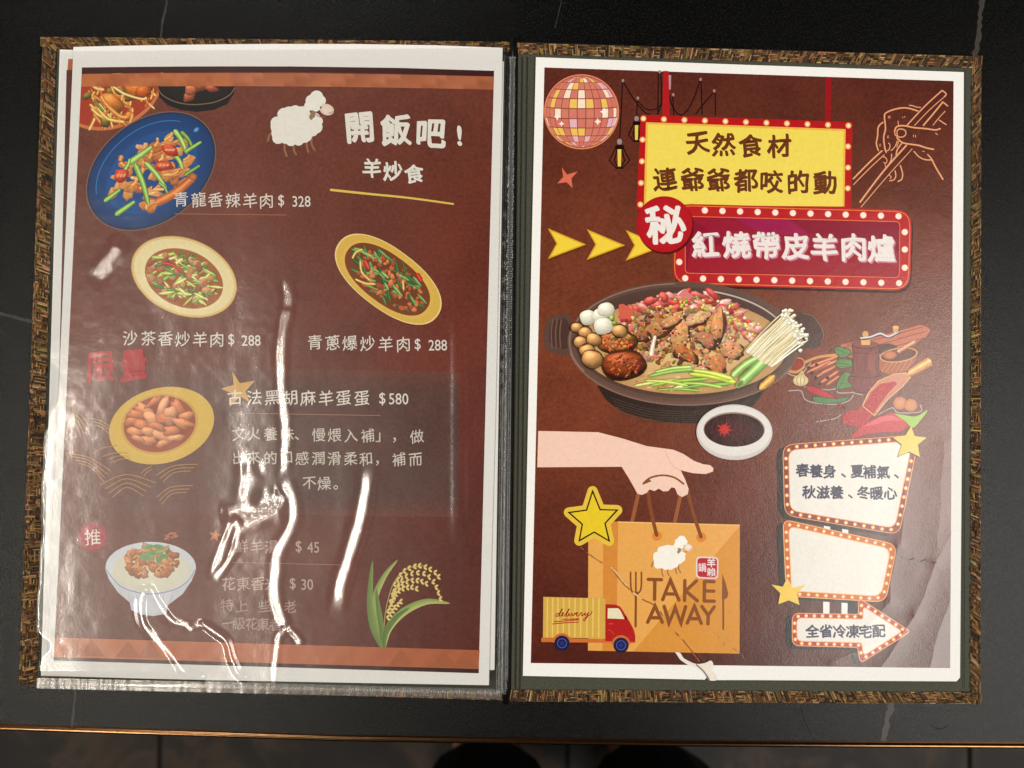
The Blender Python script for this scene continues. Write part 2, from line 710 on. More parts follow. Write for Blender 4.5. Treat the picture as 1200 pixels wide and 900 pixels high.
def pen(r, asp, t):
    # a broad brush tip held at a slant
    a, b = r * 1.25 * math.cos(t), r * 1.25 * asp * math.sin(t)
    c, d = math.cos(R(48)), math.sin(R(48))
    return a * c - b * d, a * d + b * c


_gl = {}


def glyph(ch, off):
    key = (ch, off)
    if key in _gl:
        return _gl[key]
    cu = bpy.data.curves.new('glyph', 'FONT')
    cu.body = ch
    cu.size = 1.0
    cu.resolution_u = 3
    cu.offset = off
    cu.fill_mode = 'FRONT'
    ob = bpy.data.objects.new('glyph', cu)
    C.objects.link(ob)
    dg = bpy.context.evaluated_depsgraph_get()
    me = bpy.data.meshes.new_from_object(ob.evaluated_get(dg))
    vs = [(v.co.x, v.co.y) for v in me.vertices]
    fs = [tuple(p.vertices) for p in me.polygons]
    bpy.data.objects.remove(ob)
    bpy.data.curves.remove(cu)
    bpy.data.meshes.remove(me)
    if not vs:
        _gl[key] = None
        return None
    xs = [v[0] for v in vs]
    ys = [v[1] for v in vs]
    if ch in '、，,。」.':
        cx, cy = (min(xs) + max(xs)) / 2, .34
    else:
        cx, cy = (min(xs) + max(xs)) / 2, (min(ys) + max(ys)) / 2
    if ord(ch) > 0x2E80 and ch not in '、，。」':
        k = 1.0 / EM
    else:
        k = 1.0 / EM
    _gl[key] = ([((x - cx) * k, (y - cy) * k) for x, y in vs], fs, 0)
    return _gl[key]


EM = 1.0
_t = glyph('國', 0.0)
if _t:
    _ys = [v[1] for v in _t[0]]
    EM = (max(_ys) - min(_ys)) / 0.92      # glyph box comes out 0.92 of the em
    _gl.clear()


def row(x0, y0, x1, y1, n):
    return [(x0 + (x1 - x0) * i / (n - 1), y0 + (y1 - y0) * i / (n - 1)) for i in range(n)]


def along(pts, n, closed=False):
    P = list(pts) + ([pts[0]] if closed else [])
    seg = [math.hypot(P[i + 1][0] - P[i][0], P[i + 1][1] - P[i][1]) for i in range(len(P) - 1)]
    tot = sum(seg)
    out = []
    for k in range(n):
        d = tot * k / (n if closed else n - 1)
        i = 0
        while i < len(seg) - 1 and d > seg[i]:
            d -= seg[i]
            i += 1
        t = min(1, d / seg[i])
        out.append((P[i][0] + (P[i + 1][0] - P[i][0]) * t, P[i][1] + (P[i + 1][1] - P[i][1]) * t))
    return out


def rounded(pts, r, m=5):
    out = []
    n = len(pts)
    if isinstance(r, (int, float)):
        r = [r] * n
    for i in range(n):
        p0, p, p1 = pts[i - 1], pts[i], pts[(i + 1) % n]
        d0 = math.hypot(p0[0] - p[0], p0[1] - p[1])
        d1 = math.hypot(p1[0] - p[0], p1[1] - p[1])
        a = (p[0] + (p0[0] - p[0]) * min(.49, r[i] / d0), p[1] + (p0[1] - p[1]) * min(.49, r[i] / d0))
        b = (p[0] + (p1[0] - p[0]) * min(.49, r[i] / d1), p[1] + (p1[1] - p[1]) * min(.49, r[i] / d1))
        for k in range(m + 1):
            t = k / m
            out.append(tuple((1 - t) ** 2 * a[q] + 2 * t * (1 - t) * p[q] + t * t * b[q] for q in (0, 1)))
    return out


def inset(pts, d):
    """move each edge of a polygon inwards by d pixels (clockwise on screen)"""
    n = len(pts)
    ar = sum(pts[i][0] * pts[(i + 1) % n][1] - pts[(i + 1) % n][0] * pts[i][1] for i in range(n))
    sg = 1 if ar > 0 else -1
    out = []
    for i in range(n):
        p0, p, p1 = pts[i - 1], pts[i], pts[(i + 1) % n]
        def nrm(a, b):
            l = math.hypot(b[0] - a[0], b[1] - a[1])
            return (-(b[1] - a[1]) / l * sg, (b[0] - a[0]) / l * sg)
        n0, n1 = nrm(p0, p), nrm(p, p1)
        k = 1 + n0[0] * n1[0] + n0[1] * n1[1]
        out.append((p[0] + d * (n0[0] + n1[0]) / k, p[1] + d * (n0[1] + n1[1]) / k))
    return out


def clip(pts, quad):
    """clip polygon to a convex quad given clockwise on screen"""
    out = list(pts)
    n = len(quad)
    for i in range(n):
        a, b = quad[i], quad[(i + 1) % n]
        ins = lambda p: (b[0] - a[0]) * (p[1] - a[1]) - (b[1] - a[1]) * (p[0] - a[0]) >= 0
        src, out = out, []
        for j in range(len(src)):
            p, q = src[j], src[(j + 1) % len(src)]
            ip, iq = ins(p), ins(q)
            if ip:
                out.append(p)
            if ip != iq:
                d1 = (b[0] - a[0]) * (p[1] - a[1]) - (b[1] - a[1]) * (p[0] - a[0])
                d2 = (b[0] - a[0]) * (q[1] - a[1]) - (b[1] - a[1]) * (q[0] - a[0])
                t = d1 / (d1 - d2)
                out.append((p[0] + (q[0] - p[0]) * t, p[1] + (q[1] - p[1]) * t))
        if not out:
            return []
    return out


def ellpts(cx, cy, rx, ry, rot, n=48, sup=2.0, t0=0, t1=360):
    a = R(rot)
    out = []
    for i in range(n + (0 if t1 - t0 >= 360 else 1)):
        t = R(t0 + (t1 - t0) * i / n)
        c_, s_ = math.cos(t), math.sin(t)
        ux = abs(c_) ** (2 / sup) * (1 if c_ >= 0 else -1) * rx
        uy = abs(s_) ** (2 / sup) * (1 if s_ >= 0 else -1) * ry
        out.append((cx + ux * math.cos(a) - uy * math.sin(a), cy + ux * math.sin(a) + uy * math.cos(a)))
    return out


def star(cx, cy, ro, ri, rot, n=5):
    return [(cx + (ro if i % 2 == 0 else ri) * math.sin(R(rot) + math.pi * i / n), cy - (ro if i % 2 == 0 else ri) * math.cos(R(rot) + math.pi * i / n)) for i in range(2 * n)]


def inside_ell(cx, cy, rx, ry, rot, k=1.0):
    a = R(rot)
    r = math.sqrt(random.random()) * k
    t = random.random() * 6.283
    ux, uy = math.cos(t) * r * rx, math.sin(t) * r * ry
    return cx + ux * math.cos(a) - uy * math.sin(a), cy + ux * math.sin(a) + uy * math.cos(a)


# ================================================================== SETTING
# floor under the table, seen past the table edge
FZ = -0.75
fl = mesh_obj('floor', [(-3, -3, FZ - .006), (3, -3, FZ - .006), (3, 3, FZ - .006), (-3, 3, FZ - .006)], [(0, 1, 2, 3)], M['grout'])
fl['kind'] = 'structure'
ts = .6
tile_me = None
for i in range(-4, 4):
    for j in range(-3, 3):
        x0, y0 = i * ts + .10, j * ts - .16
        if tile_me is None:
            a, b, c_ = ts - .004, .004, .006
            vs = [(0, 0, 0), (a, 0, 0), (a, a, 0), (0, a, 0), (b * .5, b * .5, c_), (a - b * .5, b * .5, c_), (a - b * .5, a - b * .5, c_), (b * .5, a - b * .5, c_)]
            tile_me = bpy.data.meshes.new('floor_tile')
            tile_me.from_pydata(vs, [], [(4, 5, 6, 7), (0, 1, 5, 4), (1, 2, 6, 5), (2, 3, 7, 6), (3, 0, 4, 7)])
            tile_me.materials.append(M['floor'])
        t = bpy.data.objects.new('floor_tile', tile_me)
        t.location = (x0, y0, FZ - .006)
        t.parent = fl
        C.objects.link(t)

# ------------------------------------------------------------------ table
EDGE = [(-160, 845.5), (0, 848), (400, 861), (800, 867), (1200, 869.5), (1360, 870)]
eL, eR = W(-700, 838, 0), W(1900, 880, 0)
table = empty('dining_table', (0, .2, FZ), 'black grained stone dining table with a thin gold metal edge, under the open menu', 'table')
ed = [W(x, y, 0) for x, y in EDGE]
top = [(-.75, ed[0].y + .006)] + [(p.x, p.y) for p in ed] + [(.75, ed[-1].y)] + [(.75, .62), (-.75, .62)]
n = len(top)
vs = [(x, y, 0) for x, y in top] + [(x, y, -.012) for x, y in top]
fs = [tuple(range(n)), tuple(range(n, 2 * n))[::-1]] + [(i, n + i, n + (i + 1) % n, (i + 1) % n) for i in range(n)]
mesh_obj('tabletop', vs, fs, M['stone'], table)
# gold trim: a lip, a groove and a lower band swept along the edge
def sweep(name, path, prof, mat, parent):
    v, f = [], []
    m = len(prof)
    for (x, y) in path:
        for (o, z) in prof:
            v.append((x, y - o, z))
    for i in range(len(path) - 1):
        for q in range(m):
            f.append((i * m + q, (i + 1) * m + q, (i + 1) * m + (q + 1) % m, i * m + (q + 1) % m))
    return mesh_obj(name, v, f, mat, parent, smooth=False)


def arcp(cx, cz, r, a0, a1, k=6):
    return [(cx + r * math.cos(R(a0 + (a1 - a0) * i / k)), cz + r * math.sin(R(a0 + (a1 - a0) * i / k))) for i in range(k + 1)]


path = [(x, y) for x, y in top[:n - 2]]
sweep('edge_groove', path, [(.0002, -.0006), (.0012, -.0008), (.0012, -.011), (.0002, -.011)], M['bronze'], table)
sweep('edge_trim', path, [(.0012, -.012)] + [(.0012, -.0010)] + arcp(.0026, -.0014, .0010, 150, 20, 6)[0:7] + arcp(.0030, -.0030, .0014, 80, -20, 6) + [(.0044, -.012)], M['gold'], table)
bpy.data.objects['edge_trim'].data.polygons.foreach_set('use_smooth', [True] * len(bpy.data.objects['edge_trim'].data.polygons))
mesh_obj('apron', [(x, y, z) for z in (-.013, -.05) for x, y in ((-.7, -.12), (.7, -.12), (.7, .57), (-.7, .57))],
         [(0, 1, 5, 4), (1, 2, 6, 5), (2, 3, 7, 6), (3, 0, 4, 7), (4, 5, 6, 7), (0, 3, 2, 1)], M['leg_metal'], table)
for sx in (-.62, .62):
    for sy in (-.06, .5):
        q = .022
        mesh_obj('leg', [(sx + a * q, sy + b * q, z) for z in (-.05, FZ) for a, b in ((-1, -1), (1, -1), (1, 1), (-1, 1))],
                 [(0, 1, 5, 4), (1, 2, 6, 5), (2, 3, 7, 6), (3, 0, 4, 7), (4, 5, 6, 7), (0, 3, 2, 1)], M['leg_metal'], table)


def vein(pts, w, mat, name='stone_vein'):
    P = smooth_line(pts, 6)
    v, f = [], []
    for i, (x, y) in enumerate(P):
        x0, y0 = P[max(0, i - 1)]
        x1, y1 = P[min(len(P) - 1, i + 1)]
        l = math.hypot(x1 - x0, y1 - y0)
        nx, ny = -(y1 - y0) / l, (x1 - x0) / l
        ww = w / 2 * random.uniform(.7, 1.25)
        jx = random.uniform(-.25, .25) * w
        for sgn in (1, -1):
            p = W(x + nx * ww * sgn + jx, y + ny * ww * sgn, .00006)
            v.append((p.x, p.y, .00006))
        if i:
            f.append((2 * i - 2, 2 * i - 1, 2 * i + 1, 2 * i))
    mesh_obj(name, v, f, mat, table)


vein([(199, -20), (195, 5), (190, 30), (186, 60)], 2.2, M['vein_brown'])
vein([(660, -10), (655, 14), (650, 33)], 1.0, M['vein_grey'])
vein([(1154, -20), (1150, 8), (1147, 35), (1143, 66), (1141, 80)], 6.0, M['vein_brown'])
vein([(-30, 358), (0, 367), (22, 373), (60, 383)], 4.0, M['vein_grey'])
vein([(90, 790), (88, 815), (84, 852)], 2.6, M['vein_grey'])
vein([(1046, 818), (1041, 840), (1034, 868)], 6.5, M['vein_brown'])
vein([(938, 828), (943, 845), (951, 862)], 1.3, M['vein_dark'], 'hairline_crack')
vein([(1090, 848), (1096, 853), (1104, 854), (1110, 850)], 1.2, M['vein_dark'], 'hairline_crack')

# ================================================================== MENU FOLDER
folder = empty('menu_folder', (0, 0, .0002), 'open menu folder with woven straw-coloured cover edges lying on the black table', 'menu folder')
CL = [(50, 43), (601, 49), (593, 821), (22, 803)]       # left cover outline, photo pixels
CR = [(604, 49), (1150, 66), (1149, 825), (595, 821)]
BT = .0030
slab('cover_board', rounded(CL, [5, 1, 1, 5]), .0003, BT, M['board'], folder)
slab('cover_board', rounded(CR, [1, 5, 5, 1]), .0003, BT, M['board'], folder)
# lining cloth inside the woven border
LL = [(67, 58), (597, 62), (590, 812), (42, 795)]
LR = [(607, 63), (1139, 80), (1138, 812), (599, 810)]


def lining(quad, tag):
    v, f = [], []
    n = 60
    base = BT + .0004
    pts = []
    (ax, ay), (bx, by), (cx, cy), (dx, dy) = quad
    for j in range(2):
        for i in range(2 * n + 1):
            u = i / (2 * n)
            x = (ax + (bx - ax) * u) * (1 - j) + (dx + (cx - dx) * u) * j
            y = (ay + (by - ay) * u) * (1 - j) + (dy + (cy - dy) * u) * j
            z = base + .00012 * math.sin(u * 97) * math.sin(u * 31)
            p = W(x, y, z)
            v.append((p.x, p.y, z))
    for i in range(2 * n):
        f.append((i, 2 * n + 1 + i, 2 * n + 2 + i, i + 1))
    mesh_obj('inner_lining', v, f, M['lining'], folder, smooth=True)


lining(LL, 'l')
lining(LR, 'r')
# seam lines pressed into the lining near the spine
for x0, x1, w in ((612, 604, 1.0), (618, 609, .8), (1131, 1130, .6)):
    P = [(x0, 66 if x0 < 1000 else 82), (x1, 808)]
    pr = []
    for x, y in P:
        for s_ in (-w / 2, w / 2):
            p = W(x + s_, y, BT + .0009)
            pr.append((p.x, p.y, BT + .0009))
    mesh_obj('lining_seam', pr, [(0, 1, 3, 2)], M['board'], folder)

# woven border: real little threads going over and under
STRAW = [(150, 114, 70), (170, 132, 86), (130, 97, 58), (188, 154, 108), (98, 70, 44), (62, 45, 30), (46, 34, 24), (80, 57, 37), (114, 84, 52)]
WT = [3, 2.4, 3, .8, 3.5, 3, 2.5, 3, 3.5]


def woven(a, b, c, d, cell=1.8):
    """threads filling the strip between line a-b and line d-c (photo pixels)"""
    L = math.hypot(b[0] - a[0], b[1] - a[1])
    Wd = math.hypot(d[0] - a[0], d[1] - a[1])
    nx, ny = max(2, int(L / cell)), max(2, round(Wd / cell))
    v, f, co = [], [], []

    def P(u, w, z):
        x = (a[0] * (1 - u) + b[0] * u) * (1 - w) + (d[0] * (1 - u) + c[0] * u) * w
        y = (a[1] * (1 - u) + b[1] * u) * (1 - w) + (d[1] * (1 - u) + c[1] * u) * w
        q = W(x, y, z)
        return (q.x, q.y, z)

    def thread(u0, w0, u1, w1, along_u, z, col):
        base = len(v)
        k = 3
        for i in range(k + 1):
            t = i / k
            arch = math.sin(math.pi * t) * .0004
            for (s_, zz) in ((0.04, -.0003), (.3, .00025), (.7, .00025), (.96, -.0003)):
                if along_u:
                    v.append(P(u0 + (u1 - u0) * t, w0 + (w1 - w0) * s_, z + arch + zz))
                else:
                    v.append(P(u0 + (u1 - u0) * s_, w0 + (w1 - w0) * t, z + arch + zz))
                co.append(col)
        for i in range(k):
            for q in range(3):
                f.append((base + i * 4 + q, base + i * 4 + q + 1, base + i * 4 + 5 + q, base + i * 4 + 4 + q))
    occ = set()
    run = 0
    for i in range(nx):
        if run <= 0:
            pal = random.random()
            run = random.randint(2, 7)
            vert = random.random() < .38
        run -= 1
        j = 0
        while j < ny:
            if (i, j) in occ:
                j += 1
                continue
            col = [c_ * random.uniform(.75, 1.15) for c_ in lin(random.choices(STRAW, WT)[0])]
            z = BT + random.uniform(.0001, .0006)
            if random.random() < (.75 if vert else .3):
                ln = random.randint(2, ny)
                ln = min(ln, ny - j)
                thread(i / nx, j / ny, (i + 1) / nx, (j + ln) / ny, False, z, col)
                j += ln
            else:
                ln = random.randint(2, 4)
                ln = min(ln, nx - i)
                for q in range(1, ln):
                    occ.add((i + q, j))
                thread(i / nx, j / ny, (i + ln) / nx, (j + 1) / ny, True, z, col)
                j += 1
    return v, f, co


def border(name, strips):
    V, F, K = [], [], []
    for st in strips:
        v, f, co = woven(*st)
        b = len(V)
        V += v
        F += [tuple(q + b for q in t) for t in f]
        K += co
    mesh_obj(name, V, F, M['weave'], folder, cols=K, smooth=True, kind='stuff')


border('woven_border', [
    ((50, 43), (600, 49), (597, 61), (62, 57)),                # top
    ((50, 43), (22, 803), (44, 797), (66, 57)),                # left
    ((22, 803), (592, 821), (590, 812), (40, 794)),            # bottom
    ((50, 52), (24, 800), (28, 800), (54, 52)),
])
border('woven_border', [
    ((605, 50), (1150, 66), (1140, 80), (607, 63)),
    ((1150, 66), (1149, 825), (1137, 813), (1139, 80)),
    ((1149, 825), (596, 822), (599, 808), (1138, 811)),
])
# rolled corner knots of the cover cloth
for cx, cy in ((54, 50), (29, 797), (1145, 71), (1144, 819)):
    v, f, co = woven((cx - 6, cy - 6), (cx + 6, cy - 5), (cx + 5, cy + 6), (cx - 6, cy + 5), 2.2)
    v = [(a, b, c_ + .0006) for a, b, c_ in v]
    mesh_obj('corner_fold', v, f, M['weave'], folder, cols=co, smooth=True)

# spine gap: black elastic cord holding the sleeves
def cord(pts, r, name, mat, parent):
    P = [Vector(p) for p in pts]
    v, f = [], []
    k = 8
    for i, p in enumerate(P):
        d = (P[min(i + 1, len(P) - 1)] - P[max(i - 1, 0)]).normalized()
        s_ = d.cross(Vector((0, 0, 1))).normalized()
        u = s_.cross(d).normalized()
        for q in range(k):
            a = 2 * math.pi * q / k
            w = p + s_ * math.cos(a) * r + u * math.sin(a) * r
            v.append(tuple(w))
        if i:
            b = (i - 1) * k
            for q in range(k):
                f.append((b + q, b + (q + 1) % k, b + k + (q + 1) % k, b + k + q))
    f.append(tuple(range(k))[::-1])
    f.append(tuple(range(len(v) - k, len(v))))
    return mesh_obj(name, v, f, mat, parent, smooth=True)


def w3(x, y, z):
    p = W(x, y, z)
    return (p.x, p.y, z)


cord([w3(602 - 9 * t, 46 + 778 * t, .0042 + .0012 * math.sin(math.pi * t)) for t in [i / 24 for i in range(25)]], .0016, 'spine_cord', M['black_cord'], folder)

# ================================================================== LEFT SHEETS
_Y0, _Y1 = W(300, 40, .0052).y, W(300, 810, .0094).y
_S = (.0094 - .0052) / (_Y1 - _Y0)


def zl(x, y):
    d = ROT @ Vector(((x - 600) / FPX, -(y - 450) / FPX, -1.0))
    t = (.0052 + _S * (CAM.y - _Y0) - CAM.z) / (d.z - _S * d.y)
    return CAM.z + t * d.z


def zlb(x, y):
    return zl(x, y) - .0008


def zr(x, y):
    return .0042


def thin_sheet(name, outline, zf, mat, parent, thick=.00012):
    n = len(outline)
    v = [w3(x, y, zf(x, y)) for x, y in outline]
    v2 = [(a, b, c_ - thick) for a, b, c_ in v]
    tr = tessellate_polygon([[Vector((x, y, 0)) for x, y in outline]])
    f = [tuple(t) for t in tr] + [tuple(n + i for i in t)[::-1] for t in tr]
    f += [(i, n + i, n + (i + 1) % n, (i + 1) % n) for i in range(n)]
    return mesh_obj(name, v + v2, f, mat, parent)


back = empty('menu_sheet', w3(310, 430, .006), 'white-edged printed sheet peeking out behind the left menu page', 'menu sheet')
thin_sheet('paper', [(70, 58), (590.5, 72), (579.5, 785), (300, 794), (48, 792)], zlb, M['paper'], back)
SB = Sheet(back, zlb, M['ink_left'], M['leather_left'])
Pr(SB).grid([(78, 82), (90, 82), (80, 770), (61, 770)], (82, 42, 36)).build('printed_background', leather=True)
Pr(SB).grid([(80, 69), (90, 69), (90, 82), (79, 82)], (176, 98, 62)).build('printed_wood_band')

left = empty('menu_sheet', w3(320, 430, .0075), 'left menu page of stir-fry dishes and prices under glossy wrinkled plastic', 'menu page')
OL = [(86, 55), (140, 53.6), (220, 52.3), (320, 51.4), (420, 51.6), (510, 53), (589, 56), (585, 260), (581, 470), (576, 650), (573, 803), (430, 800.5), (300, 798), (180, 795.5), (55, 792), (62, 600), (69, 450), (79, 225)]
thin_sheet('paper', OL, zl, M['paper'], left)
SL = Sheet(left, zl, M['ink_left'], M['leather_left'])
QL = [(96, 79), (579, 83), (561, 789), (63, 774)]       # printed area


def ledge(y):       # left and right limits of the print at picture height y
    t = (y - 79) / 700
    return 96 - 33 * t, 579 - 18 * t


def mixc(a, b, t):
    return tuple(a[i] * (1 - t) + b[i] * t for i in range(3))


def bgl(u, v):
    c = mixc((104, 53, 41), (95, 41, 29), v)
    c = mixc(c, (74, 26, 21), max(0, min(1, (u - .45) * 1.2)) * v)
    c = mixc(c, (118, 44, 32), max(0, 1 - abs(u - .9) * 5) * max(0, 1 - abs(v - .45) * 3) * .5)
    return c


topb = [(96, 79), (200, 78), (340, 77.8), (470, 79.5), (579, 83)]
BGp = Pr(SL)
npx, npy = 24, 30
pts, cols = [], []
for j in range(npy + 1):
    v_ = j / npy
    for i in range(npx + 1):
        u_ = i / npx
        xt, yt = 96 + 483 * u_, 79 + 4 * u_ - 3.0 * math.sin(math.pi * u_)
        xb, yb = 63 + 498 * u_, 774 + 15 * u_
        pts.append((xt * (1 - v_) + xb * v_, yt * (1 - v_) + yb * v_))
        cols.append(bgl(u_, v_))
BGp.add(pts, [(j * (npx + 1) + i, j * (npx + 1) + i + 1, (j + 1) * (npx + 1) + i + 1, (j + 1) * (npx + 1) + i) for j in range(npy) for i in range(npx)], cols)
BGp.build('printed_background', leather=True)
Pr(SL).grid([(104, 428), (538, 436), (537, 606), (92, 600)], None, 14, lambda u, v: mixc((98, 52, 44), (80, 50, 45), min(1, u * 1.6) * min(1, (1 - v) * 8, v * 8))).build('printed_text_panel', leather=True)

# orange shrimp dish and black bowl in the corner
dish = Pr(SL)
base = clip(ellpts(127, 98, 66, 53, -22), [(96, 80), (579, 84), (561, 789), (84, 320)])
dish.poly(base, (206, 120, 74))
dish.poly(clip(ellpts(127, 97, 63, 50, -22), [(96, 80), (579, 84), (561, 789), (84, 320)]), (172, 56, 34))
od = dish.build('printed_shrimp_dish')
p_ = Pr(SL)
for i in range(90):
    x, y = inside_ell(137, 112, 42, 30, -24)
    if x < 104 - 3 or y < 88:
        continue
    if i % 3:
        a = random.uniform(20, 110)
        l = random.uniform(6, 14)
        dx, dy = math.cos(R(a)) * l, math.sin(R(a)) * l
        if x - dx < 100 or x + dx < 100 or y - dy < 86 or y + dy < 86:
            continue
        p_.tube([(x - dx, y - dy), (x + random.uniform(-3, 3), y + random.uniform(-3, 3)), (x + dx, y + dy)], random.uniform(2.5, 4.5), random.choice([(216, 150, 74), (224, 168, 92), (196, 120, 54), (182, 96, 44)]))
    else:
        p_.blob(x, y, random.uniform(4, 8), random.uniform(3, 6), random.uniform(0, 180), random.choice([(214, 120, 44), (200, 96, 34), (120, 104, 40)]))
p_.blob(162, 103, 17, 13, -10, (214, 118, 42), .1, .5, .4, 20)
p_.blob(168, 108, 9, 9, 0, (196, 92, 30), .1)
p_.blob(132, 121, 15, 10, 40, (212, 122, 50), .1, .5, .4, 20)
p_.tube([(118, 112), (124, 122), (140, 136), (150, 137)], 5, (214, 132, 60))
p_.tube([(132, 101), (146, 110), (166, 116), (172, 114)], 3, (232, 190, 120))
p_.tube([(114, 126), (126, 139), (146, 143)], 4, (226, 172, 84))
p_.tube([(110, 116), (117, 126), (122, 131)], 3, (92, 112, 48))
p_.build('shrimp_and_noodles', od)

bowl = Pr(SL)
bowl.poly([(184, 100), (187, 114), (196, 123), (212, 129), (230, 131), (250, 129), (266, 122), (274, 110), (276, 98), (270, 88), (190, 88)], (20, 17, 18))
bowl.stroke([(184, 101), (190, 111), (205, 119), (225, 122.5), (250, 120), (268, 112), (275, 103)], 1.3, (126, 96, 74))
bowl.poly([(187, 99), (194, 110), (208, 117), (228, 119.5), (250, 117), (266, 109), (273, 99), (268, 89), (192, 89)], (30, 24, 22))
ob = bowl.build('printed_black_bowl')
p_ = Pr(SL)
for (x, y, rx, ry, a, c_) in ((222, 112, 9, 6, -35, (190, 98, 64)), (230, 99, 10, 8, 20, (196, 104, 52)), (243, 93, 12, 6, 0, (178, 84, 44)), (248, 104, 8, 4, 10, (168, 78, 54)), (212, 94, 9, 5, 0, (150, 70, 50)), (258, 95, 8, 5, -20, (206, 110, 56)), (224, 104, 7, 9, 20, (206, 112, 72))):
    p_.blob(x, y, rx, ry, a, c_)
p_.build('braised_meat', ob)

# wood bands (the upper one is printed over the dishes)
def wood(u, v):
    s_ = (u * 9 + v * .6) % 1.0
    k = .9 + .18 * s_
    c = mixc((186, 112, 78), (160, 88, 56), (math.sin(u * 40) + 1) * .2 + v * .2)
    return tuple(q * k for q in c)


pw = Pr(SL)
nn = 90
pts, cols = [], []
for j in range(3):
    for i in range(nn + 1):
        u = i / nn
        yt = 86.8 + 3 * u - 2.6 * math.sin(math.pi * u)
        yb = 101.6 + 3.4 * u - 2.0 * math.sin(math.pi * u)
        x = 95.6 + (578.6 - 95.6) * u - (yb - yt) * .04 * j / 2
        pts.append((x, yt + (yb - yt) * j / 2))
        c = wood(u, j / 2)
        if u < .36:
            c = mixc(c, (206, 122, 66) if (math.sin(u * 60) + math.sin(u * 37 + j)) > 0 else (176, 92, 46), .5)
        cols.append(c)
pw.add(pts, [(j * (nn + 1) + i, j * (nn + 1) + i + 1, (j + 1) * (nn + 1) + i + 1, (j + 1) * (nn + 1) + i) for j in range(2) for i in range(nn)], cols)
pw.build('printed_wood_band')
Pr(SL).add([(96, 79), (200, 78), (340, 77.8), (470, 79.6), (579, 83), (578.7, 89.5), (470, 86.2), (340, 84.2), (200, 84.8), (95.8, 86.6)],
           [(0, 1, 8, 9), (1, 2, 7, 8), (2, 3, 6, 7), (3, 4, 5, 6)], (62, 26, 24)).build('printed_dark_band')
pb = Pr(SL)
pb.grid([(64, 747), (562, 762), (561, 784), (63, 770)], None, 60, lambda u, v: mixc((188, 110, 74), (164, 88, 54), u * .7 + .15 * math.sin(u * 90 + v * 4)))
for x in (86, 108, 150, 176, 470, 520, 545):
    y = 746.8 + (x - 64) * .030
    pb.poly([(x, y + 1), (x + 15, y + 21), (x - 15, y + 21)], (164, 92, 58))
pb.build('printed_wood_band')
Pr(SL).grid([(63, 770), (561, 784), (561, 789), (63, 774)], (58, 24, 26)).build('printed_dark_band')

# blue plate of pepper lamb
pl = Pr(SL)
pl.ell(177, 200.5, 84.5, 60.2, -37.6, (124, 96, 84), n=64)
pl.ell(177, 200.5, 83.2, 59, -37.6, (20, 42, 78), n=64)
pl.ell(177, 200, 81, 57, -37.6, (20, 82, 152), (11, 54, 108), n=64)
pl.ell(178, 202, 60, 40, -37.6, (16, 70, 134), (20, 82, 150), n=48)
pl.ell(230, 152, 4, 2.6, -37, (110, 170, 214), (24, 92, 168), n=16)
pl.stroke(ellpts(177, 200, 72, 49, -37.6, 30, t0=200, t1=330), 1.0, (46, 122, 190))
op = pl.build('printed_blue_plate')
fd = Pr(SL)
TAN = [(222, 150, 80), (206, 126, 62), (232, 166, 100), (190, 108, 54), (214, 140, 76)]
for i in range(70):
    x, y = inside_ell(178, 204, 54, 34, -42)
    fd.chunk(x, y, random.uniform(5, 11), random.uniform(3, 6), random.uniform(-80, 10), random.choice(TAN), 10)
for i in range(26):
    x, y = inside_ell(180, 198, 44, 26, -42)
    a = random.uniform(-80, 20)
    l = random.uniform(7, 14)
    fd.tube([(x, y), (x + math.cos(R(a)) * l * .5 + 2, y + math.sin(R(a)) * l * .5), (x + math.cos(R(a)) * l, y + math.sin(R(a)) * l)], random.uniform(3, 5), random.choice(TAN), hi=30)
fd.tube([(182, 238), (205, 226), (222, 212), (226, 207)], 11, (196, 104, 48), taper=(1, .8), hi=34)
fd.ell(226, 207, 5, 4, 0, (206, 122, 62), (150, 80, 40), n=14)
fd.tube([(143, 182), (141, 190), (148, 196)], 6, (204, 128, 64))
fd.build('stir_fried_meat', op)
gp = Pr(SL)
GR = [(128, 172, 78), (146, 188, 92), (104, 148, 64)]
for a, b, w in (((150, 192), (178, 172), 14), ((204, 152), (219, 180), 12), ((212, 154), (226, 174), 10), ((217, 178), (236, 166), 9), ((203, 180), (214, 198), 11), ((158, 192), (174, 240), 14), ((170, 190), (195, 222), 12), ((122, 236), (141, 222), 10), ((135, 252), (158, 236), 12), ((217, 205), (234, 194), 8), ((146, 200), (152, 186), 8), ((186, 214), (196, 226), 6)):
    mx_ = ((a[0] + b[0]) / 2 + 1.5, (a[1] + b[1]) / 2 - 1)
    gp.tube([a, mx_, b], w + 1.5, (70, 96, 44), taper=(.55, .35), hi=0)
    gp.tube([a, mx_, b], w, random.choice(GR), taper=(.55, .35), hi=34)
gp.build('green_pepper', op)
tp = Pr(SL)
for x, y, rx, ry, a in ((199, 176, 11, 7.5, 20), (192, 194, 12, 6.5, -5), (142, 206, 10, 8.5, -25)):
    tp.chunk(x, y, rx, ry * .95, a, (196, 52, 34), 14)
    tp.chunk(x - .5, y - 1, rx * .7, ry * .6, a, (222, 92, 60), 12)
    for q in (-.35, 0, .35):
        tp.ell(x + q * rx, y - .5, rx * .12, ry * .3, a + 60, (240, 168, 120), n=8)
tp.build('tomato_piece', op)


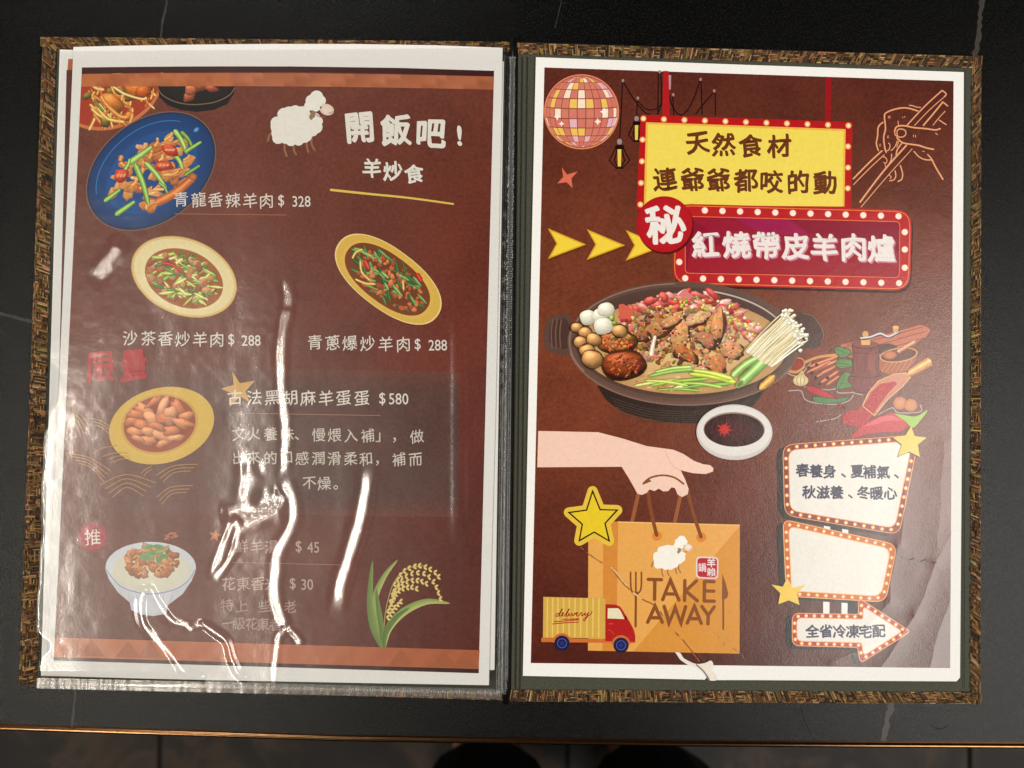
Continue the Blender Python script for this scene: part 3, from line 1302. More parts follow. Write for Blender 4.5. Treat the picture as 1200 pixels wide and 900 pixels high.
# sheep drawing
def sheep(sh, x0, y0, k, name='printed_sheep'):
    q = lambda x, y: (x0 + (x - 347) * k, y0 + (y - 147) * k)
    s_ = Pr(sh)
    BR = (150, 104, 74)
    for a, b, c_ in (((334, 165), (333.5, 175), (336, 183)), ((344, 167), (344.5, 176), (347, 181)), ((361.5, 158), (359.5, 170), (361.5, 178)), ((366, 156), (365, 168), (369, 176))):
        s_.stroke([q(*a), q(*b), q(*c_)], 2.3 * k, BR)
    s_.stroke([q(321, 155), q(316, 158), q(314, 165)], 2.6 * k, BR)
    og = s_.build(name)
    w_ = Pr(sh)
    WH, WE = (236, 232, 224), (214, 208, 198)
    for (x, y, r) in ((330, 148, 13), (329, 156, 11), (340, 137, 13), (352, 136, 12), (345, 158, 12), (335, 160, 9), (356, 158, 10), (362, 146, 11), (352, 148, 18), (325, 144, 8), (333, 134, 8), (346, 130, 7), (356, 131, 7), (326, 162, 7), (341, 165, 6.5), (350, 165, 6), (367, 140, 9), (370, 149, 8), (373, 142, 5.5), (367, 155, 5)):
        a = q(x, y)
        w_.ell(a[0], a[1], r * k, r * k * .95, 0, WH, None, n=18)
    for (x, y, r) in ((365, 118, 7), (371, 114, 8), (376, 118, 6), (369, 123, 8), (362, 124, 5.5), (375, 124, 5)):
        a = q(x, y)
        w_.ell(a[0], a[1], r * k, r * k, 0, (240, 236, 228), None, n=16)
    w_.build('wool', og)
    f_ = Pr(sh)
    a = q(383, 128.5)
    f_.ell(a[0], a[1], 8.6 * k, 6.6 * k, 18, (236, 220, 206), (224, 198, 184), n=20)
    a = q(376, 126)
    f_.ell(a[0], a[1], 1.0 * k, 1.3 * k, 0, (60, 44, 40), n=10)
    f_.poly([q(366, 129), q(370, 131), q(369, 137), q(364, 141), q(362, 137)], (150, 120, 92))
    f_.stroke([q(370, 134), q(375, 137), q(381, 136.5)], .9 * k, (140, 96, 74), cap=False)
    f_.stroke([q(385, 132), q(388, 132.5), q(390.5, 130)], .8 * k, (170, 120, 100), cap=False)
    f_.build('face', og)
    return og


SL.k = 8
sheep(SL, 347, 147, 1.0)
SL.k = 330

WHT = (232, 228, 220)
Pr(SL).text('開飯吧', [(421.5, 149.5), (463.5, 152), (505, 157)], 36, WHT, .032, .07, .96, .06).text('!', [(538.5, 159)], 30, WHT, .03, 0).build('printed_title')
Pr(SL).text('羊炒食', [(436, 197), (460, 200.5), (485.5, 203.5)], 22, WHT, .026, .08, 1, .07).build('printed_subtitle')
Pr(SL).stroke([(388, 222.5), (430, 227), (480, 232), (531, 239)], 3.6, (226, 196, 92), taper=(.8, .6)).build('printed_yellow_line')
INK_T = (226, 218, 210)
TO = .004


def price(sh, han, xs, ys, size, num, nx, ny, nsize, name='printed_price_line', col=INK_T):
    p = Pr(sh)
    p.text(han, list(zip(xs, ys)), size, col, TO, .11, 1, .04)
    p.text(num, list(zip(nx, ny)), nsize, col, TO, .02, .85)
    p.build(name)


def lin_y(xs, y0, y1):
    return [y0 + (y1 - y0) * (x - xs[0]) / (xs[-1] - xs[0]) for x in xs]


xs = [212, 233, 252.5, 273, 293, 312]
price(SL, '青龍香辣羊肉', xs, lin_y(xs, 233.5, 235.5), 17.5, '$328', [329.5, 345.5, 353, 360.5], [235.5, 236, 236, 236], 17)
Pr(SL).stroke([(205, 250.5), (336, 252)], .8, (168, 110, 84), cap=False).build('printed_rule')
xs = [152.5, 174, 194, 214, 234.5, 254]
price(SL, '沙茶香炒羊肉', xs, lin_y(xs, 396, 398), 17.5, '$288', [271, 286.5, 294.5, 302], [398.5, 399, 399, 399], 17)
xs = [369, 390, 410, 430.5, 452, 472.5]
price(SL, '青蔥爆炒羊肉', xs, lin_y(xs, 401, 403.5), 17.5, '$288', [489.5, 505.5, 513, 520.5], [404, 404.5, 404.5, 404.5], 17)
Pr(SL).text('限量', [(119, 430), (157, 427)], 37, (176, 30, 42), .024, .14, .86, .06).build('printed_red_limited_mark', label='red brush characters')

SL.k = 8
# cream plate of green-bean stir fry
def plate(cx, cy, rx, ry, rot, rim, edge, inner, name, ik=.74, sup=2.0, ioff=(0, 2)):
    p = Pr(SL)
    p.ell(cx, cy, rx, ry, rot, edge, n=64, sup=sup)
    p.ell(cx, cy, rx * .975, ry * .97, rot, rim, tuple(v * .97 for v in rim), n=64, sup=sup)
    p.ell(cx + ioff[0], cy + ioff[1], rx * (ik + .05), ry * (ik + .06), rot, tuple(v * .86 for v in rim), rim, n=56, sup=sup)
    p.ell(cx + ioff[0], cy + ioff[1], rx * ik, ry * ik, rot, inner, tuple(v * 1.1 for v in inner), n=56, sup=sup)
    return p.build(name)


pc = plate(215.6, 324.3, 64.3, 44.7, 22, (238, 222, 168), (212, 164, 84), (150, 84, 38), 'printed_cream_plate')
p_ = Pr(SL)
p_.stroke(ellpts(215.6, 324.3, 61.5, 42.3, 22, 50), .8, (216, 176, 92), closed=True)
p_.build('gold_rim_line', pc)
for it in range(2):
    g1, g2 = Pr(SL), Pr(SL)
    for i in range(85):
        x, y = inside_ell(214, 325, 43, 27, 22, .97)
        if random.random() < .62:
            a = random.uniform(-50, 60)
            l = random.uniform(4, 9)
            g1.tube([(x - math.cos(R(a)) * l, y - math.sin(R(a)) * l), (x + math.cos(R(a)) * l, y + math.sin(R(a)) * l)], random.uniform(2.6, 4.4),
                    random.choice([(120, 160, 60), (168, 190, 84), (206, 206, 112), (84, 126, 48), (222, 214, 126), (64, 104, 42)]), hi=34, sm=3)
        else:
            g2.chunk(x, y, random.uniform(3, 7), random.uniform(2.5, 4.5), random.uniform(0, 180), random.choice([(196, 132, 84), (176, 108, 66), (212, 150, 100), (150, 88, 52)]), 8)
    g1.build('green_beans', pc)
    g2.build('stir_fried_meat', pc)
Pr(SL).tube([(190, 308), (203, 311), (214, 319)], 6, (168, 44, 32), taper=(.7, .6)).build('red_chili', pc)

SL.k = 8
# yellow oval plate of scallion stir fry
py_ = plate(455, 327.2, 72, 35.2, 37, (228, 186, 84), (240, 214, 140), (112, 56, 26), 'printed_yellow_plate', .80, 2.25, (-1, 0))
for it in range(2):
    g1, g2 = Pr(SL), Pr(SL)
    for i in range(80):
        x, y = inside_ell(454, 327, 54, 24, 37, .96)
        if random.random() < .45:
            a = random.uniform(10, 80)
            l = random.uniform(4, 10)
            g1.tube([(x - math.cos(R(a)) * l, y - math.sin(R(a)) * l), (x + math.cos(R(a)) * l, y + math.sin(R(a)) * l)], random.uniform(2.8, 4.8),
                    random.choice([(70, 116, 58), (52, 96, 48), (102, 146, 76), (130, 166, 92), (44, 82, 42)]), hi=24, sm=3)
        else:
            g2.chunk(x, y, random.uniform(2, 4.5), random.uniform(1.6, 3.4), random.uniform(0, 180), random.choice([(208, 112, 62), (190, 92, 50), (218, 130, 80), (170, 78, 44)]), 7)
    g1.build('scallion_stalks', py_)
    g2.build('minced_meat', py_)
p_ = Pr(SL)
for pts_ in ([(413, 303), (417, 296), (425, 292)], [(422, 305), (424, 319), (434, 329)], [(416, 327), (428, 332), (440, 333)], [(472, 328), (473, 340)]):
    p_.tube(pts_, 4, (222, 172, 92), taper=(.7, .7))
p_.build('bamboo_shoots', py_)
p_ = Pr(SL)
p_.tube([(427, 305), (432, 315)], 6, (190, 46, 34)).build('red_chili', py_)
Pr(SL).tube([(488, 320), (494, 330)], 6, (178, 36, 32)).build('red_chili', py_)

SL.k = 8
# pale yellow plate of glazed pieces
pg = Pr(SL)
pg.ell(189.3, 498.7, 62.7, 44, -15, (224, 186, 84), (214, 176, 74), n=64)
pg.ell(187, 497, 45.5, 35, -12, (196, 130, 58), (206, 160, 70), n=50)
pg.ell(187, 497, 42.5, 32.5, -12, (132, 48, 28), (158, 72, 38), n=50)
og = pg.build('printed_yellow_dish')
p_ = Pr(SL)
for (x, y, rx, ry, a) in ((170, 481, 10, 5.5, 5), (190, 478, 11, 5, -45), (209, 478, 9, 5.5, 20), (156, 493, 7, 6, 0), (160, 486, 8, 5, 0), (178, 491, 8, 7, 0), (195, 491, 7, 9, 30), (214, 496, 8, 6, -10), (167, 499, 7, 7, 0), (186, 510, 11, 5.5, 15), (172, 516, 9, 5, 30), (200, 505, 8, 6, 0), (158, 506, 6, 6, 0), (162, 514, 5, 4, 0), (206, 513, 7, 4, 10), (184, 500, 7, 5, 20), (200, 483, 5, 8, 30), (219, 487, 6, 5, 0), (180, 471, 8, 4, -15), (173, 506, 6, 5, 0), (190, 520, 6, 3.5, 0)):
    p_.blob(x, y, rx * 1.5, ry * .95, a - 25 + (x * 37 % 60), random.choice([(222, 140, 92), (206, 118, 72), (228, 154, 108)]), .22, .3, .18, 18, .06)
p_.build('glazed_egg_pieces', og)

SL.k = 8
# gold wave lines
p_ = Pr(SL)
GOLD = (176, 124, 66)
def arcs(pts, n, dx, dy, sh=.82):
    for k in range(n):
        cx_ = sum(p[0] for p in pts) / 3
        q = [((x - cx_) * sh ** k + cx_ + dx * k, y + dy * k) for x, y in pts]
        p_.stroke(q, .95, GOLD, layer=(k == 0), cap=False)
arcs([(84, 479), (96, 487), (105, 500)], 4, -2, 4)
arcs([(106, 490), (118, 493), (129, 500)], 3, 1, 4)
arcs([(78, 531), (104, 536), (130, 552)], 4, 1, 4)
arcs([(108, 532), (120, 525), (137, 522)], 1, 1, 4)
arcs([(120, 535), (133, 531), (150, 531)], 3, 4, 3.5)
arcs([(117, 568), (148, 556), (183, 566)], 4, 0, 5)
arcs([(183, 557), (203, 546), (232, 544)], 3, 0, 4)
arcs([(183, 583), (200, 571), (226, 569)], 3, 0, 4)
arcs([(165, 555), (172, 549), (178, 547)], 2, 2, 3)
p_.build('printed_wave_lines')
Pr(SL).poly([(272, 435), (281, 449), (299, 446), (287.5, 458.5), (292.5, 471), (281, 464.5), (269.5, 477), (272, 461), (258.6, 455.5), (274, 451)], (206, 158, 82)).build('printed_gold_star')
xs = [275.5, 298, 319, 340, 361, 382, 402.5, 424]
price(SL, '古法黑胡麻羊蛋蛋', xs, lin_y(xs, 465.5, 467), 18, '$580', [448, 459, 467, 475], [467.5, 467.5, 467.5, 467.5], 17.5)
Pr(SL).stroke([(272, 484), (446, 487)], .8, (160, 116, 98), cap=False).build('printed_rule')
p_ = Pr(SL)
DC = (206, 198, 188)
xs = [280, 297, 317, 337, 348, 373.5, 392, 411, 431, 443, 462, 488.5]
p_.text('文火養味、慢煨入補」，做', list(zip(xs, lin_y(xs, 508, 511.5))), 16, DC, .004, .11, 1, .04)
xs = [280, 297, 317, 336, 354, 373, 391.7, 411, 428.5, 442, 467.5, 487]
p_.text('出來的口感潤滑柔和，補而', list(zip(xs, lin_y(xs, 536, 538.5))), 16, DC, .004, .11, 1, .04)
p_.text('不燥。', [(362.5, 566), (380, 566.5), (393.5, 567)], 16, DC, .004, .11, 1, .04)
p_.build('printed_description')

SL.k = 8
# red round mark
p_ = Pr(SL)
p_.ell(108.3, 629.3, 17.6, 17.6, 0, (140, 30, 46), n=40).ell(108.3, 629.3, 15, 15, 0, (164, 34, 52), n=40)
oo = p_.build('printed_red_circle')
Pr(SL).text('推', [(108.5, 629.5)], 19, (232, 226, 220), .0, .05).build('character', oo)

SL.k = 8
# rice bowl
p_ = Pr(SL)
p_.poly([(123.7, 662), (127, 678), (138, 694), (152, 706), (154, 715), (165, 720), (180, 722), (195, 719), (197, 709), (214, 696), (225, 680), (229.5, 664)], (200, 202, 214))
p_.poly([(150, 688), (176, 694), (204, 688), (196, 708), (194, 716), (180, 719.5), (166, 717)], (210, 212, 222))
p_.ell(176.6, 665, 53, 30, 0, (214, 218, 226), (206, 210, 220), n=56)
p_.ell(177, 669, 46.5, 25, 0, (220, 216, 196), (212, 210, 196), n=48)
p_.stroke([(124.5, 668), (140, 686), (160, 694), (180, 696), (204, 691), (220, 681), (228.5, 668)], 1.2, (140, 150, 180))
for x in (150, 160, 170, 181, 192, 202):
    p_.stroke([(x, 697), (x + (176 - x) * .1, 706)], .7, (170, 180, 206), cap=False)
orb = p_.build('printed_rice_bowl')
p_ = Pr(SL)
for i in range(75):
    x, y = inside_ell(178, 659, 31, 19, 4)
    p_.blob(x, y, random.uniform(4, 7), random.uniform(3, 5), random.uniform(0, 180), random.choice([(178, 110, 66), (190, 124, 78), (160, 92, 52), (200, 136, 86)]), .2, .22, .12, 12, .06)
for x, y in ((149, 658), (160, 652), (167, 645), (158, 664), (170, 664), (190, 663), (196, 654), (186, 667), (177, 640), (202, 660), (165, 672)):
    p_.stroke([(x - 3, y + 1.5), (x, y - 1), (x + 3, y + .8)], 1.5, (226, 172, 120))
p_.build('minced_pork', orb)
p_ = Pr(SL)
for x, y, rx, ry, a in ((173, 641, 7, 3, -10), (186, 641, 7, 3, 10), (180, 648, 10, 3, -8), (171, 653, 8, 4, 10), (192, 652, 6, 3, 0), (186, 657, 4, 3, 40)):
    p_.ell(x, y, rx, ry, a, (96, 142, 82), (116, 158, 96), n=18)
p_.stroke([(183, 647), (193, 645), (197, 640)], 2.4, (150, 172, 110))
p_.build('green_onion', orb)

# little orange marks and the faint lower price lines
Pr(SL).poly(star(252, 627.5, 8, 3.4, 10), (196, 116, 66)).build('printed_orange_star')
Pr(SL).stroke([(194, 632), (198, 626), (206, 625), (202, 630), (208, 628)], 2.4, (176, 110, 78)).poly(star(196, 629, 5, 2, 20), (170, 100, 74)).build('printed_orange_swirl')
price(SL, '鮮羊湯', [283, 301, 318], [640, 640.5, 641], 16, '$45', [350, 363.5, 371], [641, 641.5, 641.5], 17, col=(186, 160, 150))
Pr(SL).stroke([(272, 659), (402, 662)], .8, (150, 110, 98), cap=False).build('printed_rule')
price(SL, '花東香米', [268, 285, 302, 318], [684, 684, 684, 684], 16, '$30', [343, 356, 363.5], [684.5, 685, 685], 17, col=(186, 160, 150))
price(SL, '特上些老', [266, 283, 310, 340], [709, 710, 710, 711], 15, '', [], [], 15, 'printed_note_line', (168, 140, 130))
price(SL, '一級花東香', [267, 280, 295, 308, 323.5], [730, 730.5, 731, 731.5, 732], 15, '', [], [], 15, 'printed_note_line', (168, 140, 130))

SL.k = 8
# rice plant
p_ = Pr(SL)
def leaf(pts_, w, c1, c2):
    P = smooth_line(pts_, 6)
    m = len(P)
    vs, cs, fs = [], [], []
    for i, (x, y) in enumerate(P):
        x0, y0 = P[max(0, i - 1)]
        x1, y1 = P[min(m - 1, i + 1)]
        l = math.hypot(x1 - x0, y1 - y0)
        nx, ny = -(y1 - y0) / l, (x1 - x0) / l
        u = i / (m - 1)
        ww = w * math.sin(math.pi * min(1, .12 + u * .88)) ** .7 / 2 + .15
        vs += [(x + nx * ww, y + ny * ww), (x, y), (x - nx * ww, y - ny * ww)]
        cs += [c1, mixc(c1, c2, .5), c2]
        if i:
            b = 3 * i - 3
            fs += [(b, b + 1, b + 4, b + 3), (b + 1, b + 2, b + 5, b + 4)]
    p_.add(vs, fs, cs)
leaf([(447, 758), (437, 733), (433.5, 700), (436.5, 657)], 8, (128, 148, 76), (98, 124, 62))
leaf([(450, 759), (443, 727), (439, 703), (450, 676), (466, 656)], 7.5, (186, 188, 110), (120, 144, 74))
leaf([(449, 759), (447, 735), (443, 710), (441, 690)], 6, (112, 138, 66), (90, 118, 56))
leaf([(449, 760), (455, 737), (473, 717), (500, 705), (527.5, 707)], 9, (196, 194, 120), (122, 150, 76))
leaf([(450, 760), (452, 742), (464, 724), (480, 712)], 6, (104, 132, 62), (88, 116, 54))
orp = p_.build('printed_rice_plant')
p_ = Pr(SL)
p_.stroke([(450, 735), (453, 710), (462, 682), (478, 666), (498, 663)], 1.0, (176, 160, 90), cap=False)
for line, n_ in (([(463, 685), (473, 670), (490, 663), (506, 668), (514, 676)], 11), ([(462, 692), (478, 674), (496, 672), (508, 682), (516, 702)], 12), ([(460, 697), (472, 684), (488, 680), (500, 684)], 9), ([(458, 705), (468, 692), (480, 688), (488, 690)], 8), ([(455, 716), (460, 706), (462, 694)], 6), ([(455, 724), (463, 712), (470, 705)], 6)):
    for x, y in along(smooth_line(line, 6), n_):
        for s_ in (-1, 1):
            p_.ell(x + random.uniform(-.6, .6), y + s_ * 1.6, 2.6, 1.4, 35 * s_ + random.uniform(-15, 15), (232, 212, 140), (206, 176, 92), n=9)
p_.build('rice_grains', orp)

# ================================================================== RIGHT SHEET
right = empty('menu_sheet', w3(870, 430, .0042), 'right menu page with hot pot, yellow and red signs and takeaway bag', 'menu page')
OR_ = [(628, 67), (880, 76.2), (1129.5, 84.5), (1128, 420), (1125, 794), (1121, 798.5), (880, 797), (834, 797), (831, 790), (826, 796.5), (612.7, 792), (620, 430)]
thin_sheet('paper', OR_, zr, M['paper'], right)
SR = Sheet(right, zr, M['ink_right'], M['leather_right'])
QR_ = [(638, 79), (1117.5, 95), (1113.5, 783), (622, 777)]


def bgr(u, v):
    c = mixc((88, 42, 32), (108, 55, 36), min(1, v * 2.2) if v < .45 else max(0, 1 - (v - .45) * 1.7))
    c = mixc(c, (72, 32, 26), max(0, 1 - abs(v - .0) * 4) * .5)
    c = mixc(c, (68, 28, 22), max(0, v - .62) * 2.0)
    return c


pr_ = Pr(SR)
pr_.grid(QR_, None, 28, bgr)
pr_.build('printed_background', leather=True)

# disco ball
p_ = Pr(SR)
BX, BY, BR_ = 681.5, 131, 44
p_.ell(BX, BY, BR_, BR_, 0, (216, 130, 96), n=64)
p_.ell(BX, BY, BR_ - 1.6, BR_ - 1.6, 0, (150, 74, 62), n=64)
odb = p_.build('printed_mirror_ball')
p_ = Pr(SR)
SR.k += 1
PAL = [(206, 122, 104), (222, 176, 190), (232, 190, 96), (240, 222, 198), (204, 116, 100)]
NLAT, NLON = 11, 13
for i in range(NLAT):
    for j in range(NLON):
        a0, a1 = -90 + 180 * i / NLAT, -90 + 180 * (i + 1) / NLAT
        b0, b1 = -90 + 180 * j / NLON, -90 + 180 * (j + 1) / NLON
        a0 += .9; a1 -= .9; b0 += .8; b1 -= .8
        tilt = R(12)
        def P3(a, b):
            a, b = R(a), R(b)
            x, y, z = math.cos(a) * math.sin(b), math.sin(a), math.cos(a) * math.cos(b)
            y, z = y * math.cos(tilt) - z * math.sin(tilt) * 0 + z * .0, z
            return BX + x * (BR_ - 1.8) , BY + y * (BR_ - 1.8) + (z - .0) * 0 + 4.5 * z * math.cos(a) * .5
        m = 3
        ptsq = [P3(a0 + (a1 - a0) * jj / m, b0 + (b1 - b0) * ii / m) for jj in range(m + 1) for ii in range(m + 1)]
        col = random.choice(PAL)
        if random.random() < .25:
            col = (205, 118, 104)
        p_.add(ptsq, [(jj * 4 + ii, jj * 4 + ii + 1, jj * 4 + ii + 5, jj * 4 + ii + 4) for jj in range(m) for ii in range(m)], col, False)
p_.build('mirror_tiles', odb)
p_ = Pr(SR)
for x, y, r in ((708, 131, 5), (700.5, 142.5, 4.2), (653, 137, 4), (658, 145, 3.4)):
    p_.poly(star(x, y, r, r * .45, 0, 4), (244, 232, 222))
p_.build('sparkles', odb)
Pr(SR).poly([(658.5, 196.5), (664.5, 204.5), (677, 201), (669.5, 209), (671, 220.5), (664, 213.5), (653, 215), (660, 207.5)], (214, 106, 84)).build('printed_coral_star')

# strings of lamps
p_ = Pr(SR)
BK = (26, 14, 12)
for pts_ in ([(729.5, 96), (728, 130), (726, 163)], [(730.5, 96), (742, 115), (755, 131), (762, 134)], [(747, 118), (746.5, 126), (746, 136)], [(748, 119), (756, 127), (766, 128.5), (776, 122)], [(771.5, 86), (771, 134)], [(774.5, 86), (775, 120), (770, 134)], [(783, 105), (787, 122), (794, 133), (802, 133), (812, 118), (820, 95)], [(788.5, 113), (789.5, 134)], [(821.5, 95), (823, 135)], [(836.5, 108), (826, 120), (815, 134)], [(838, 108), (838.5, 135)]):
    p_.stroke(pts_, 1.3, BK, cap=False)
for x, y in ((730, 94.5), (747.5, 115), (773, 84), (789, 111), (821, 93), (837, 106.5)):
    p_.ell(x, y, 1.6, 2.0, 0, (150, 128, 122), n=8)
p_.poly([(783, 88), (786.5, 88), (786, 105), (782.5, 105)], (176, 140, 150))
ow = p_.build('printed_lamp_wires')
for (cx, cy, k) in ((726, 180, 1.0), (746, 151, .86)):
    p_ = Pr(SR)
    p_.ell(cx, cy - 14 * k, 3 * k, 3.4 * k, 0, (150, 134, 136), n=14)
    p_.poly([(cx - 5 * k, cy - 10 * k), (cx + 5 * k, cy - 10 * k), (cx + 5.5 * k, cy - 5 * k), (cx - 5.5 * k, cy - 5 * k)], BK)
    if k == 1.0:
        sides = (-12, -6, 6, 12)
    else:
        sides = (-11, -5, 4)
    for s_ in sides:
        p_.stroke([(cx + s_ * .4 * k, cy - 6 * k), (cx + s_ * k, cy + 8 * k), (cx + s_ * .3 * k, cy + 17 * k)], 1.3, BK, sm=1, cap=False)
    p_.stroke([(cx - 4 * k, cy + 17 * k), (cx + 4 * k, cy + 17 * k)], 1.6, BK, sm=1)
    p_.poly([(cx - 2.4 * k, cy - 5 * k), (cx + 2.2 * k, cy - 5 * k), (cx + 1.6 * k, cy + 15 * k), (cx - 2 * k, cy + 15 * k)], (222, 200, 84))
    p_.build('printed_cage_lamp', ow)

# hanging poles and the yellow marquee sign
RED, RED2 = (172, 30, 34), (150, 24, 30)
Pr(SR).poly([(777.5, 83), (783.5, 83.2), (785, 138), (776, 138)], RED).build('printed_sign_pole')
Pr(SR).poly([(967.5, 90.5), (974.3, 90.8), (973, 146), (966.5, 146)], RED2).build('printed_sign_pole')
p_ = Pr(SR)
p_.poly([(751, 134.5), (999, 143), (997.6, 246), (745.6, 246)], (176, 26, 30))
p_.poly([(757, 143.2), (991, 151.3), (989.6, 242), (754.5, 240)], (230, 176, 74))
p_.poly([(759.5, 145.7), (988.6, 153.6), (987.4, 242), (757, 240)], (232, 210, 90))
oy = p_.build('printed_yellow_sign')
p_ = Pr(SR)
bl = row(754, 139, 994.3, 147.2, 11) + [(753, 163.7), (752.3, 189), (751.2, 214.4), (750.5, 239.6), (993.8, 171.6), (993.8, 196.4), (993.5, 220.7)]
p_.dots(bl, 3.5, (240, 206, 150), (232, 150, 90))
p_.dots(bl, 1.6, (250, 236, 200))
p_.build('printed_bulbs', oy)
BRN = (104, 52, 28)
p_ = Pr(SR)
p_.text('天然食材', [(817.6, 168), (848, 169.4), (880, 170.5), (913, 171)], 27, BRN, .028, .09, 1, .04)
p_.text('連爺爺都咬的動', [(779.4, 210), (811.6, 210), (842, 210.5), (874, 211.5), (904, 213), (935.3, 213), (967, 214.4)], 27, BRN, .028, .09, 1, .04)
p_.build('sign_text', oy)

# arrows
p_ = Pr(SR)
for k in range(3):
    dx, dy = 45.6 * k, 1.0 * k
    a = [(642 + dx, 267.5 + dy), (687 + dx, 286.5 + dy), (642 + dx, 303.5 + dy), (652 + dx, 285.5 + dy)]
    p_.poly([(x + .5, y + 2.2) for x, y in a], (96, 52, 20))
    p_.poly(a, (214, 160, 44))
    p_.poly(inset(a, 1.6), (234, 204, 66))
p_.build('printed_yellow_arrows')

# red marquee sign
p_ = Pr(SR)
O1 = rounded([(790, 238.5), (1069, 246), (1066.5, 341), (788, 333.5)], 20)
p_.poly([(x + 1.5, y + 3) for x, y in O1], (50, 16, 12))
p_.poly(O1, (178, 32, 36))
p_.stroke(inset(O1, 2.2), .9, (232, 126, 66), closed=True, sm=1)
I1 = rounded([(803, 253.5), (1054.6, 259.8), (1053.8, 325.2), (803, 320)], 5)
p_.poly(I1, (134, 22, 46))
p_.poly([(808, 255), (850, 256), (880, 262), (1050, 290), (1050, 320), (930, 318), (860, 290)], (146, 26, 50))
p_.poly([(860, 255.5), (925, 257), (950, 276), (890, 272)], (150, 26, 74))
p_.poly([(810, 286), (1052, 297), (1053, 324), (804, 318.5)], (152, 28, 44))
p_.stroke(I1, .9, (226, 112, 66), closed=True, sm=1)
ors = p_.build('printed_red_sign')
p_ = Pr(SR)
bl = row(826, 246.6, 1053, 253.4, 12) + row(803, 326, 1053.6, 331.8, 13) + [(1060.3, 272), (1060.3, 292.4), (1060.3, 313.7), (796, 307)]
p_.dots(bl, 4.3, (240, 170, 150), (206, 80, 66))
p_.dots(bl, 3.5, (246, 226, 214))
p_.build('printed_bulbs', ors)
tx = [(827, 286), (863, 286.7), (898, 287.5), (932.4, 288.6), (966, 289.5), (999.8, 290), (1033, 291)]
Pr(SR).text('紅燒帶皮羊肉爐', [(x + 1.6, y + 1.6) for x, y in tx], 31, (200, 130, 150), .028, .02, 1.02, asp=.7).text('紅燒帶皮羊肉爐', tx, 31, (228, 220, 218), .025, .02, 1.02, asp=.7).build('sign_text', ors)
p_ = Pr(SR)
p_.ell(780, 265, 33, 33, 0, (84, 18, 18), n=48)
p_.ell(778.6, 262.7, 32.8, 32.8, 0, (182, 30, 38), (172, 24, 34), n=56)
oc = p_.build('printed_red_circle')
Pr(SR).text('秘', [(779.5, 263)], 45, (230, 224, 220), .026, .03, 1.0, 0, -4, asp=.8).build('character', oc)

# ---------------- hot pot photograph
p_ = Pr(SR)
p_.poly(smooth_line([(700, 452), (712, 470), (735, 484), (770, 493), (805, 496), (840, 494), (872, 484), (893, 462), (905, 440)], 5) , (50, 38, 33))
for k in range(6):
    p_.stroke([(716 + k * 2, 466 + k * 3.6), (760, 479 + k * 3), (805, 482 + k * 2.4), (850, 478 + k * 2.5), (884 - k * 3, 466 + k * 3)], .8, (76, 60, 52), cap=False)
# handles
p_.poly(rounded([(667, 366), (642, 371), (637, 390), (638, 410), (664, 418), (678, 412)], 6), (92, 66, 58))
p_.poly(rounded([(664, 372), (646, 376), (643, 391), (644, 404), (662, 410), (674, 404)], 6), (74, 52, 46))
for x in (646, 651, 656):
    p_.stroke([(x + 2, 374), (x, 390), (x + 1, 408)], 1.5, (112, 84, 74), cap=False)
p_.poly(rounded([(932, 364), (952, 368), (964, 384), (967, 396), (958, 409), (934, 408)], 7), (78, 54, 46))
p_.stroke([(940, 367), (954, 372), (965, 390), (962, 402)], 1.0, (120, 92, 80))
p_.ell(801, 403, 136, 72.5, 1.2, (126, 98, 86), (104, 78, 68), n=80)
p_.ell(801, 400.5, 134, 70.5, 1.2, (84, 60, 52), (98, 74, 64), n=80)
p_.ell(800, 401.5, 127, 65, 1.2, (66, 46, 40), (84, 62, 54), n=80)
p_.stroke(ellpts(801, 402.5, 133.5, 70, 1.2, 40, t0=150, t1=265), 1.4, (140, 112, 102), cap=False)
p_.stroke(ellpts(800, 402.5, 126, 64, 1.2, 30, t0=285, t1=330), 1.8, (190, 172, 164), cap=False)
p_.stroke(ellpts(801, 403.2, 134.5, 71.5, 1.2, 50, t0=20, t1=170), 1.6, (134, 100, 86), cap=False)
p_.ell(801, 406, 121, 56, 1.0, (218, 184, 128), (184, 142, 94), n=72)
pot = p_.build('printed_hot_pot')
p_ = Pr(SR)
for i in range(130):          # foam and bubbles in the broth
    x, y = inside_ell(801, 408, 116, 50, 1)
    p_.ell(x, y, random.uniform(1, 4), random.uniform(.7, 2), 0, random.choice([(222, 188, 128), (190, 140, 84), (206, 168, 104), (170, 120, 70)]), n=8)
p_.build('broth', pot)
PINK = [(204, 96, 90), (222, 140, 132), (188, 66, 62), (232, 172, 160), (200, 84, 74)]
p_ = Pr(SR)
for i in range(95):
    u = random.random()
    x = 725 + 170 * u
    y = 378 - 32 * math.sin(math.pi * min(1, u * 1.02)) + random.uniform(-5, 18) + max(0, u - .75) * 60
    p_.blob(x, y, random.uniform(5, 12), random.uniform(3, 5), random.uniform(-30, 50), random.choice(PINK), .25, .35, .4)
p_.poly([(725, 357), (730, 356), (758, 371), (756, 375), (726, 373)], (206, 96, 78))
p_.poly([(795, 346), (802, 338), (812, 347), (806, 353)], (216, 120, 120))
p_.build('sliced_meat', pot)
p_ = Pr(SR)
for i in range(120):
    u = random.random()
    x = 740 + 160 * u
    y = 380 - 30 * math.sin(math.pi * u) + random.uniform(-4, 22) + max(0, u - .7) * 40
    p_.blob(x, y, random.uniform(1.4, 3), random.uniform(1.2, 2.2), random.uniform(0, 180), random.choice([(206, 196, 70), (168, 190, 70), (226, 214, 120), (230, 214, 176), (140, 170, 60)]), .2, .3, .3, 8)
p_.build('corn_and_scallion', pot)
p_ = Pr(SR)
